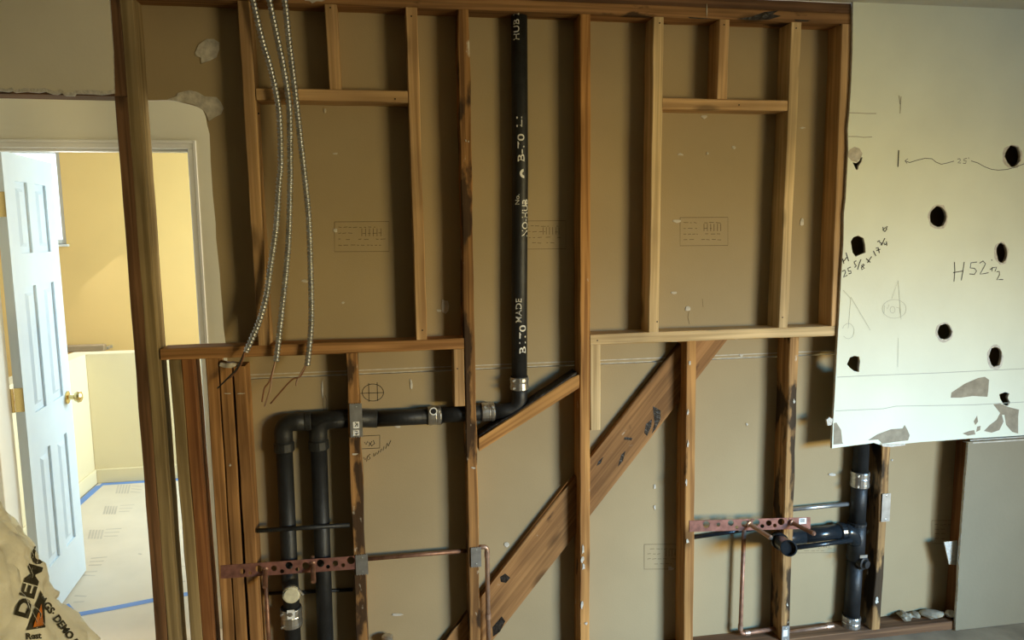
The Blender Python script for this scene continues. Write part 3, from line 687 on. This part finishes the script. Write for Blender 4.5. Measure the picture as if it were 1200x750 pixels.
tube('tee_branch', fillet([(-.16, PYc, zt+.002), (x2, PYc, zt), (x2, PYc, zt-.10)], .05, 8), r2+.003, IRON, dp, 24)
lathe('hub', (x2, PYc, zt-.105), (0, 0, 1), [(0, r2+.003), (.005, r2+.007), (.032, r2+.007), (.037, r2+.003)], IRON, dp)
lathe('hub', (-.335+.03, PYc, zt), (1, 0, 0), [(0, r2+.003), (.003, r2+.006), (.020, r2+.006), (.023, r2+.003)], IRON, dp)
tube('elbow', fillet([(-.295, PYc, zt), (x1_, PYc, zt), (x1_, PYc, zt-.10)], .075, 10), r2+.003, IRON, dp, 24)
lathe('hub', (x1_, PYc, zt-.105), (0, 0, 1), [(0, r2+.003), (.005, r2+.007), (.032, r2+.007), (.037, r2+.003)], IRON, dp)
tube('pipe', [(x1_, PYc, zt-.09), (x1_-.004, PYc, .0)], r2, IRON, dp, 24)
tube('pipe', [(x2, PYc, zt-.09), (x2-.008, PYc, .0)], r2, IRON, dp, 24)
# capped stub-out on the riser, with coupling below
cz = P(341.5, 697, -.03).z; cx = P(341.5, 697, -.03).x
tube('stub_out', fillet([(x1_-.004, PYc, cz+.10), (x1_-.004, PYc-.005, cz+.01), (cx, -.03, cz)], .05, 8), r2*.98, IRON, dp, 20)
lathe('test_cap', (cx, -.036, cz), (0, 1, 0), [(0, .024), (.002, .0295), (.012, .0300), (.014, .0280)], CAPW, dp, 24)
o = lathe('cap_clamp', (cx, -.026, cz), (0, 1, 0), [(0, .031), (.010, .031)], STNL, dp, 24)
p = P(349.5, 691, -.03); lathe('clamp_screw', p, (.6, 0, -.8), [(0, .005), (.026, .005)], STNL, o, 8)
coupling((x1_-.004, PYc, P(342, 722, PYc).z), (0, 0, 1), r2+.004, dp, .075)
p = P(341, 720, PYc-.035)
box('sticker', (p.x-.013, p.y-.002, p.z-.017), (p.x+.013, p.y, p.z+.017), STICK, dp)
# round sticker on the horizontal coupling
p = P(508, 482, PYc-r2-.008)
lathe('round_sticker', p, (0, 1, 0), [(0, .014), (.002, .014)], STICK, dp, 20); lathe('sticker_mark', p-Vector((0, .0004, 0)), (0, 1, 0), [(0, .010), (.0003, .010)], INK, dp, 20)

def text_mesh(body, size, fat=.010):
    cu = bpy.data.curves.new('t', 'FONT'); cu.body = body; cu.size = size; cu.resolution_u = 3; cu.offset = size*fat
    tmp = bpy.data.objects.new('tmp', cu); C.objects.link(tmp)
    dg = bpy.context.evaluated_depsgraph_get(); dg.update()
    me = bpy.data.meshes.new_from_object(tmp.evaluated_get(dg)); bpy.data.objects.remove(tmp); bpy.data.curves.remove(cu)
    return me
def pipe_text(body, size, px, py0, py1, ang0):
    """white lettering wrapped on the vertical pipe, read upward"""
    me = text_mesh(body, size); me.materials.clear()
    z0, z1 = P(px, py0, PYc).z, P(px, py1, PYc).z
    xs = [v.co.x for v in me.vertices]; k = (z1-z0)/(max(xs)-min(xs)); mnx = min(xs)
    bm = bmesh.new(); bm.from_mesh(me)
    bmesh.ops.triangulate(bm, faces=bm.faces[:])
    for v in bm.verts:
        a = ang0 - v.co.y/r2
        z = z0+(v.co.x-mnx)*k
        cxx = vx+.003 + (z-1.9)*(.011/.7 if z < 1.9 else .001)
        cxx = (vx-.008)+(z-zc)/(1.5-zc)*.004 if z < 1.5 else ((vx-.004)+(z-1.5)/.4*.007 if z < 1.9 else vx+.003+(z-1.9)/.5*.001)
        rr = r2+.0009
        v.co = Vector((cxx+rr*math.sin(a), PYc-rr*math.cos(a), z))
    return bm_obj('lettering', bm, PIPETXT, vp)
pipe_text('MADE', .030, 607, 377, 349, math.radians(5))
pipe_text('B170', .036, 607, 413, 380, math.radians(40))
pipe_text('NO-HUB', .036, 607, 277, 234, math.radians(55))
pipe_text('B-70', .034, 607, 190, 158, math.radians(20)); pipe_text('LI', .028, 607, 150, 138, math.radians(5))
pipe_text('No.', .022, 607, 240, 228, math.radians(-15))
pipe_text('HUB L', .030, 607, 49, 15, math.radians(-10))
# round trade marks on the pipe
for (py, rad, a0, inr) in ((204, .016, .45, .45), (238, .0085, .75, .05)):
    bm = bmesh.new(); zc_ = P(609, py, PYc).z; ring = []
    for k in range(20):
        t = 2*math.pi*k/20; pr = []
        for rr_ in (rad, rad*inr):
            a = a0+rr_*math.cos(t)/r2; rr = r2+.0012
            pr.append(bm.verts.new((vx-.001+rr*math.sin(a), PYc-rr*math.cos(a), zc_+rr_*math.sin(t))))
        ring.append(pr)
    for k in range(20): bm.faces.new((ring[k][0], ring[(k+1) % 20][0], ring[(k+1) % 20][1], ring[k][1]))
    bm_obj('pipe_emblem', bm, PIPETXT, vp)

# right-hand drain stack
rs = thing('drain_pipe', 'black waste stack under the hanging drywall with a branch and open stub-out', 'pipe', (1.86, PYc, 0))
sx = 1.857; rb = .031
zc1 = P(1010, 561, PYc).z; zt1 = P(1007, 612, PYc).z; zb1 = P(1003, 655, PYc).z
tube('pipe', [(sx+.004, PYc, ZT), (sx+.003, PYc, zc1)], rb*.97, IRON, rs, 24)
coupling((sx+.003, PYc, zc1), (0, 0, 1), rb, rs, .07)
tube('pipe', [(sx+.002, PYc, zc1), (sx, PYc, zt1-.01)], rb, IRON, rs, 24)
lathe('tee_hub', (sx, PYc, zt1-.012), (0, 0, 1), [(0, rb+.003), (.004, rb+.006), (.014, rb+.006), (.016, rb+.002)], IRON, rs)
tube('sanitary_tee', [(sx, PYc, zt1), (sx-.001, PYc, zb1)], rb+.004, IRON, rs, 24)
zb_ = P(960, 624, PYc).z
bx0 = P(925, 628, PYc-.01).x
tube('tee_branch', fillet([(sx, PYc, zb_-.06), (sx-.02, PYc-.004, zb_-.012), (sx-.075, PYc-.006, zb_)], .05, 8), rb+.003, ABS, rs, 24)
lathe('branch_hub', (sx-.088, PYc-.006, zb_), (1, 0, 0), [(0, .032), (.004, .036), (.022, .036), (.026, .032)], ABS, rs)
tube('branch_pipe', [(sx-.07, PYc-.006, zb_), (bx0+.05, PYc-.010, zb_-.004)], .030, ABS, rs, 24)
se = P(924.5, 642.5, -.17)
p0 = Vector((bx0+.06, PYc-.010, zb_-.004)); pe = se; kk = Vector((bx0-.055, PYc-.010, zb_-.006))
tube('branch_elbow', fillet([p0, kk, kk+(pe-kk)*.35], .06, 10), .032, ABS, rs, 24)
ax = (pe-kk).normalized()
ln_ = (pe-kk).length*.72
lathe('stub_out', pe-ax*ln_, ax, [(0, .0265), (ln_-.012, .0265), (ln_-.011, .0295), (ln_-.001, .0305), (ln_, .0295), (ln_+.0005, .0255), (ln_-.012, .0245), (ln_-.013, .001)], ABS, rs, 24)
lathe('cleanout_plug', (sx+.006, PYc-.02, zb1-.002), (.35, -1, 0), [(0, .026), (.022, .026), (.024, .018), (.036, .016), (.037, .001)], IRON, rs, 16)
p = P(1012, 652, -.025)
box('plug_tag', (p.x-.016, p.y-.002, p.z-.006), (p.x+.016, p.y, p.z+.006), STNL, rs)
tube('pipe', [(sx-.001, PYc, zb1), (sx-.006, PYc, .075)], rb, IRON, rs, 24)
coupling((sx-.006, PYc, .052), (0, 0, 1), rb, rs, .07)
tube('pipe', [(sx-.006, PYc, .08), (sx-.006, PYc, .0)], rb, IRON, rs, 24)

# ------------------------------------------------------------------ thin pipes and rods
def ptube(name, pts, r, mat, label, cat='pipe', R=.02, group=None):
    o = tube(name, fillet(pts, R, 6) if len(pts) > 2 else pts, r, mat, None, 12)
    return tag(o, label, cat, group)
a = P(813, 632, .062); c = P(1000, 628, .085)
ptube('gas_pipe', [(1.138, .078, a.z), (1.500, .078, P(905, 616.5, .078).z)], .0085, ABS, 'thin black pipe rising behind the punched strap between two studs')
ptube('gas_pipe', [(1.5485, -.004, P(936, 641.5, -.004).z), (1.80, -.004, P(1000, 633, -.004).z)], .0095, ABS, 'thin grey-black pipe along the underside of the branch drain beside the stack')
ptube('support_rod', [(-.480, .006, P(300, 622, .006).z), (-.164, .006, P(413, 615, .006).z)], .008, IRON, 'black iron support rod across the two risers, well above the punched strap', 'rod')
ptube('support_rod', [(-.478, .0825, P(304, 696.5, .0825).z), (-.166, .0825, P(415, 691, .0825).z)], .006, IRON, 'black iron support rod across the two risers, just below the punched strap', 'rod')
def copper(name, pts, r, label, fit=(), mat=COPPER, R=.016):
    t = thing(name, label, 'pipe', pts[-1]); tube('tube_run', fillet(pts, R, 6) if len(pts) > 2 else pts, r, mat, t, 12)
    for q, d in fit: lathe('fitting', Vector(q)-Vector(d).normalized()*.010, d, [(0, r+.002), (.020, r+.002)], COPL, t, 12)
    return t
zq = P(480, 651, .04).z
copper('water_pipe', [(-.115, .04, zq), (.2555, .04, zq)], .0075, 'horizontal copper water pipe between the strap end and the next stud')
zq = P(570, 645, -.012).z; xq = P(573, 700, -.012).x
copper('water_pipe', [(.2975, .05, zq), (xq, -.012+.04, zq), (xq, -.012, zq-.03), (xq, -.012, 0.0)] if False else [(.2975, .02, zq), (xq, .02, zq), (xq, .02, BP+.001)], .0085, 'copper water pipe dropping to the floor beside the stud foot of the brace', fit=[((xq, .02, zq-.03), (0, 0, 1)), ((xq, .02, P(573, 722, .02).z), (0, 0, 1))], mat=COPL)
xq = P(313.5, 720, .03).x
copper('water_pipe', [(xq, .03, P(313, 668, .03).z), (xq, .03, BP+.001)], .0075, 'copper water pipe dropping beside the capped riser under the strap')
xq = P(869, 690, .045).x; zq0 = P(870, 624, .045).z; zq1 = P(869, 743, .045).z
copper('water_pipe', [(xq+.004, .045, zq0+.03), (xq, .045, zq1), (1.507, .045, zq1+.008)], .0085, 'copper water pipe with a bottom elbow below the punched bracket', fit=[((xq, .045, zq1+.03), (0, 0, 1)), ((xq+.03, .045, zq1+.002), (1, 0, 0))], R=.02)
a = P(930, 597, .06); c = P(996, 590.5, .06)
copper('water_pipe', [(1.542, .06, a.z), (1.823, .06, c.z)], .0085, 'horizontal silvery water pipe between stud and waste stack above the branch', mat=STEEL)
a = P(925, 741, .05); c = P(976, 733.5, .05)
copper('water_pipe', [(1.554, .05, a.z), (c.x, .05, c.z), (c.x, .05, BP+.001)], .008, 'low copper water pipe with an elbow to the floor beside the waste stack', fit=[((c.x-.02, .05, c.z-.001), (1, 0, 0))], mat=COPL)
o = lathe('pipe_stub', (P(454, 748, .05).x, .05, BP+.0005), (0, 0, 1), [(t_, r_) for t_, r_ in [(0, .016), (P(454, 747, .05).z-.05, .016), (P(454, 747, .05).z-.048, .021), (P(454, 747, .05).z-.034, .021), (P(454, 747, .05).z-.028, .012)]], STNL)
tag(o, 'capped metal pipe stub rising from the floor between two studs', 'pipe')

# ------------------------------------------------------------------ punched straps with copper stubs
def strap(name, label, corners, holes, loc, Y):
    t = thing(name, label, 'bracket', loc)
    slab('strap', pxs(corners, Y), Y-.0008, Y+.0008, STRAP, t, holes=[[xz(cx+r*math.cos(2*math.pi*k/10), cy+r*math.sin(2*math.pi*k/10), Y) for k in range(10)] for cx, cy, r in holes])
    return t
def z8(x, y): return (240+x/3.947, 560+y/3.947)
hs = [(*z8(175, 432), 3.2), (*z8(210, 440), 2.2), (*z8(250, 420), 4.2), (*z8(320, 418), 3.4), (*z8(357, 432), 2.6), (*z8(390, 405), 4.4), (*z8(428, 423), 2.4), (*z8(466, 406), 4.2), (*z8(535, 395), 4.6), (*z8(570, 411), 2.4), (*z8(604, 395), 3.4), (*z8(640, 404), 2.4), (*z8(676, 381), 4.6)]
sl = strap('pipe_strap', 'copper-coated punched strap across the stud group and the two black risers', [(259, 662.6), (430, 650.5), (430, 666), (259, 678.2)], hs, (P(345, 665).x, -.002, P(345, 665).z), -.0012)
for a, c in (((311, 668), (310.5, 688)), ((366.5, 661), (367.5, 682))):
    q0, q1 = P(*a, .02), P(*c, -.07); q0 = Vector((q1.x+.002, .03, q1.z+.022)); q0 = P(*a, -.001)
    d = (q1-q0).normalized()
    lathe('copper_stub', q0-d*.03, d, [(0, .0085), (.028, .0085), (.030, .0125), (.034, .0085), (.03+(q1-q0).length, .0085)], COPPER, sl, 14)
def zr(x, y): return (760+x/3.947, 560+y/3.947)
hs = [(*zr(267, 215), 4.2), (*zr(323, 216), 2.4), (*zr(380, 208), 3.6), (*zr(408, 228), 2.0), (*zr(443, 212), 3.8), (*zr(497, 205), 4.2), (*zr(526, 223), 2.4), (*zr(556, 209), 3.4), (*zr(584, 220), 2.2), (*zr(613, 203), 4.0), (*zr(645, 190), 1.2), (*zr(470, 196), 1.2)]
sr = strap('pipe_strap', 'copper-coated punched strap holding two stubs in front of the waste branch', [(808, 610.2), (949.5, 606), (949.8, 619.5), (808, 623.2)], hs, (P(880, 615).x, -.002, P(880, 615).z), -.0016)
box('backing_disc', (P(823, 614).x, .006, P(823, 618).z), (P(868, 612).x, .008, P(868, 609).z), GYP, sr) if False else None
for a, c in (((877, 613.5), (904.5, 631)), ((927, 612), (955, 626))):
    q0, q1 = P(*a, -.003), P(*c, -.11); d = (q1-q0).normalized()
    lathe('copper_stub', q0, d, [(0, .0085), (.001, .0125), (.008, .0125), (.010, .0085), ((q1-q0).length-.02, .0085), ((q1-q0).length-.006, .0098), ((q1-q0).length, .006)], COPPER if a[0] > 900 else COPL, sr, 14)
box('sticker', (P(936, 610).x, -.0032, P(936, 614).z), (P(944.5, 610).x, -.0026, P(944, 606.5).z), STICK, sr)
strokes('barcode', wpx([[(938+k*1.1, 607.8), (938+k*1.1, 612.2)] for k in range(5)], -.0036), .0018, INK, sr)

# ------------------------------------------------------------------ steel nail plates
def nplate(x0, y0, x1, y1, label, teeth=True):
    a, c = xz(x0, y1), xz(x1, y0); t = thing('nail_plate', label, 'nail plate', ((a[0]+c[0])/2, -.0045, a[1]))
    n = 5; pts = [(a[0], a[1])]
    for k in range(n):
        w = (c[0]-a[0])/n; pts += [(a[0]+w*(k+.3), a[1]-.003*(teeth)), (a[0]+w*(k+.7), a[1]-.003*(teeth)), (a[0]+w*(k+1), a[1])]
    for k in range(n):
        w = (c[0]-a[0])/n; pts += [(c[0]-w*(k+.01), c[1]), (c[0]-w*(k+.3), c[1]+.003*(teeth)), (c[0]-w*(k+.7), c[1]+.003*(teeth))]
    pts.append((a[0], c[1]))
    slab('plate', pts, -.0062, -.0043, STEEL, t)
    for zz in (a[1]+.009, c[1]-.009): lathe('nail', ((a[0]+c[0])/2, -.0075, zz), (0, 1, 0), [(0, .002), (.0005, .004), (.003, .004)], STEEL, t, 8)
    return t
np1 = nplate(411, 473, 424, 511.5, 'tall steel nail plate with a white label where the drain crosses the stud')
for k, (ya, yb) in enumerate(((493.5, 501.5), (503, 510))):
    a, c = P(414, yb), P(421, ya); box('sticker', (a.x, -.0070, a.z), (c.x, -.0064, c.z), STICK, np1)
strokes('label_print', wpx([[(416, 495), (418, 497), (416, 500)], [(419, 496), (419, 500)], [(415.5, 505), (419.5, 505.5)], [(416, 508), (420, 507.5)]], -.0072), .003, INK, np1)
nplate(417.5, 649.5, 431, 672.5, 'small steel nail plate over the end of the punched strap by the risers')
nplate(552, 641, 563.5, 663.5, 'small steel nail plate beside the copper pipe drop near the brace')
np4 = nplate(915, 733, 924.5, 752, 'steel nail plate with a white label low on the mould-spotted stud')
a, c = P(916.5, 745), P(922, 737); box('sticker', (a.x, -.0070, a.z), (c.x, -.0064, c.z), STICK, np4)
nplate(1031.5, 577.5, 1043, 611, 'weathered steel nail plate on the stud next to the waste stack', False)

# ------------------------------------------------------------------ armoured cables
def cable(label, pts, wires):
    ps = [P(a, c, y) for a, c, y in pts]; p0 = ps[0]
    ps = [Vector((p0.x-.012, p0.y, ZC-.004))] + ps
    sp = spline(ps, 14)
    t = thing('armored_cable', label, 'cable', sp[-1], 'armoured cables hanging from the ceiling')
    # resample by length, ridges every 10 mm
    out, rad, step = [], [], .0025; acc = 0; cur = sp[0]; out.append(cur); rad.append(.0095); i = 1; k = 0
    while i < len(sp):
        d = (sp[i]-cur).length
        if acc+d >= step:
            cur = cur+(sp[i]-cur)*((step-acc)/d); acc = 0; k += 1; out.append(cur); rad.append((.0106, .0106, .0098, .0080, .0078)[k % 5])
        else: acc += d; cur = sp[i]; i += 1
    tube('sheath', out, rad, STEEL, t, 10)
    end = out[-1]
    for w, m_ in wires: tube('wire', spline([end+Vector((0, 0, .01))]+[P(a, c, y) for a, c, y in w], 6), .0026, m_, t, 8)
    return t
y = -.03
cable('flexible steel-armoured cable swung aside, its black wire end over the grouped studs',
      [(297, 2, y), (307, 46, y), (318.5, 86, y), (327, 132, y), (329, 190, y), (327, 215, y), (323.6, 266, y), (317, 312, y), (312, 347, y), (303, 379, y), (288, 413, y-.01)],
      [([(278, 431, y-.02), (270, 440, y-.025), (255, 455, y-.02)], WIREK), ([(282, 428, y-.02), (273, 440, y-.02), (266, 445, y-.02)], WIREB)])
cable('flexible steel-armoured cable hanging straight, with a pale bare wire at its end',
      [(316, 2, y), (323.6, 38, y), (332.5, 81, y), (339, 127, y), (340, 190, y), (340, 215, y), (337.5, 291, y), (328.7, 379, y), (323.6, 424, y)],
      [([(316, 446, y), (310, 455, y), (307, 471, y)], WIREB), ([(319, 440, y), (316, 458, y), (310, 476, y)], COPL)])
cable('flexible steel-armoured cable hanging beside the cut stud, its wires fanned thin',
      [(334, 4, y), (339, 51, y), (345, 101, y), (355, 189, y), (356.5, 203, y), (361.6, 253, y), (364, 317, y), (364.7, 379, y), (360, 429, y)],
      [([(352, 441, y), (341, 446, y), (317, 473, y)], WIREB), ([(353, 437, y), (348, 446, y), (347, 452, y)], COPL)])

# ------------------------------------------------------------------ rubble on the bottom plate
rnd = random.Random(5)
def chunk(px, py, Y, s, label, mat):
    p = P(px, py, Y); bm = bmesh.new(); bmesh.ops.create_icosphere(bm, subdivisions=2, radius=1)
    for v in bm.verts: v.co = Vector((v.co.x*s[0], v.co.y*s[1], v.co.z*s[2]))*(1+.45*mnoise.noise(v.co*2.6+Vector((px, 0, 0)))+.25*mnoise.noise(v.co*6+Vector((px, 3, 0))))
    mz = min(v.co.z for v in bm.verts)
    o = bm_obj('plaster_chunk', bm, mat); o.location = (p.x, Y, BP-mz+.0005); o.rotation_euler = (0, 0, px)
    return tag(o, label, 'rubble')
chunk(1090, 740, .045, (.055, .03, .012), 'flat grey plaster chunk on the bottom plate beyond the waste stack stud', TORN)
chunk(1060, 742, .045, (.035, .025, .014), 'lumpy grey rubble chunk at the stud foot next to the waste stack', TORN)
chunk(1112, 742, .03, (.022, .02, .016), 'pale gypsum chunk against the ragged drywall edge', GYP)
chunk(1072, 736, .06, (.03, .02, .009), 'small brown rubble chunk on the plate against the paper back wall', TORN)

# ================================================================== DEMOLITION BAG
bag = thing('demolition_bag', 'crumpled cream woven rubble bag with dark printed lettering and an orange triangle', 'bag', (-1.33, -.33, 0))
bc = Vector((-1.33, -.33, 0)); bm = bmesh.new()
lev = [(0, .30), (.04, .36), (.15, .41), (.30, .415), (.42, .40), (.50, .37), (.57, .335), (.65, .305), (.72, .290), (.79, .275), (.85, .250), (.90, .215), (.94, .17), (.955, .10), (.945, .03)]
nseg = 120; rings = []
fine = []
for i in range(len(lev)-1):
    for k in range(5):
        t = k/5; fine.append((lev[i][0]+(lev[i+1][0]-lev[i][0])*t, lev[i][1]+(lev[i+1][1]-lev[i][1])*t))
fine.append(lev[-1])
for z, r in fine:
    row = []
    for k in range(nseg):
        a = 2*math.pi*k/nseg; q = Vector((math.cos(a)*2.3, math.sin(a)*2.3, z*5.5))
        amp = .035+.05*max(0, (z-.6))
        dlt = amp*mnoise.noise(q) + .022*abs(mnoise.noise(q*2.3+Vector((5, 1, 2)))) + .008*mnoise.noise(q*6) - .020*max(0, .22-abs(mnoise.noise(q*1.9+Vector((3, 7, 1)))))/.22 + .007*max(0, .3-abs(mnoise.noise(q*4.1+Vector((13, 2, 4)))))/.3
        rr = r+(dlt-.012)*min(1, r/.15)
        row.append(bm.verts.new(bc+Vector((math.cos(a)*rr, math.sin(a)*rr*.86, max(0, z+.02*mnoise.noise(q*1.3+Vector((9, 9, 9)))*(z > .1))))))
    rings.append(row)
for i in range(len(rings)-1):
    for k in range(nseg): bm.faces.new((rings[i][k], rings[i][(k+1) % nseg], rings[i+1][(k+1) % nseg], rings[i+1][k]))
bm.faces.new(rings[0]); bm.faces.new(rings[-1])
bmesh.ops.recalc_face_normals(bm, faces=bm.faces[:])
bvh = BVHTree.FromBMesh(bm)
bag_body = bm_obj('sack', bm, BAGM, bag, True, loc=bc)
def on_bag(px, py, off=.0035):
    d = ray(px, py).normalized(); h = bvh.ray_cast(CAM, d)
    if h[0] is None: return None
    return h[0]+Vector((.30, -.88, .36))*off
def bag_print(name, bm2, mat):
    """bm2 holds a flat drawing in picture pixels; lay it on the sack"""
    bmesh.ops.triangulate(bm2, faces=bm2.faces[:])
    for it in range(4):
        el_ = [e for e in bm2.edges if e.calc_length() > .9]
        if not el_: break
        bmesh.ops.subdivide_edges(bm2, edges=el_, cuts=1, use_grid_fill=False); bmesh.ops.triangulate(bm2, faces=bm2.faces[:])
    bad = []
    for v in bm2.verts:
        h = on_bag(v.co.x, v.co.y, .006)
        if h is None: bad.append(v)
        else: v.co = h
    bmesh.ops.delete(bm2, geom=bad, context='VERTS')
    if not bm2.faces: bm2.free(); return
    bm_obj(name, bm2, mat, bag)
def bag_text(body, px, py, hgt, deg, wide=1.0, mat=BAGK):
    me = text_mesh(body, 1.0, .035); bm2 = bmesh.new(); bm2.from_mesh(me)
    k = hgt/.7; ca, sa = math.cos(math.radians(deg)), math.sin(math.radians(deg))
    for v in bm2.verts:
        x, y_ = v.co.x*k*wide, v.co.y*k; v.co = Vector((px+x*ca+y_*sa, py-(x*sa-y_*ca)*1.0 if False else py-x*sa-y_*ca, 0))
        # x runs along deg (counter-clockwise), y up from the base line
    for v, (x0_, y0_) in zip(bm2.verts, [(w.co.x, w.co.y) for w in me.vertices]):
        x, y_ = x0_*k*wide, y0_*k
        v.co = Vector((px + x*ca - y_*sa, py - x*sa - y_*ca, 0))
    bag_print('lettering', bm2, mat)
bag_text('DEMO', 32.5, 726, 16, 74, 1.4)
bag_text('AGS\u00b7 DEMO B', 46, 703, 8.5, -53, .92)
bag_text('Rest', 31, 749, 7, 4)
for pts, mt, nm in (([(31.5, 738.5), (48, 692), (52, 700), (53.5, 735)], BAGK, 'triangle_border'), ([(39.5, 734.5), (49.3, 707), (51.6, 732)], BAGO, 'orange_triangle')):
    b2 = bmesh.new(); b2.faces.new([b2.verts.new((a, c, 0)) for a, c in pts])
    for f in b2.faces: pass
    if nm == 'orange_triangle':
        bmesh.ops.triangulate(b2, faces=b2.faces[:]); bmesh.ops.subdivide_edges(b2, edges=b2.edges[:], cuts=6, use_grid_fill=True)
        for v in b2.verts:
            h = on_bag(v.co.x, v.co.y, .015)
            if h is not None: v.co = h
        bm_obj(nm, b2, mt, bag)
    else:
        bmesh.ops.triangulate(b2, faces=b2.faces[:]); bmesh.ops.subdivide_edges(b2, edges=b2.edges[:], cuts=6, use_grid_fill=True)
        bag_print(nm, b2, mt)
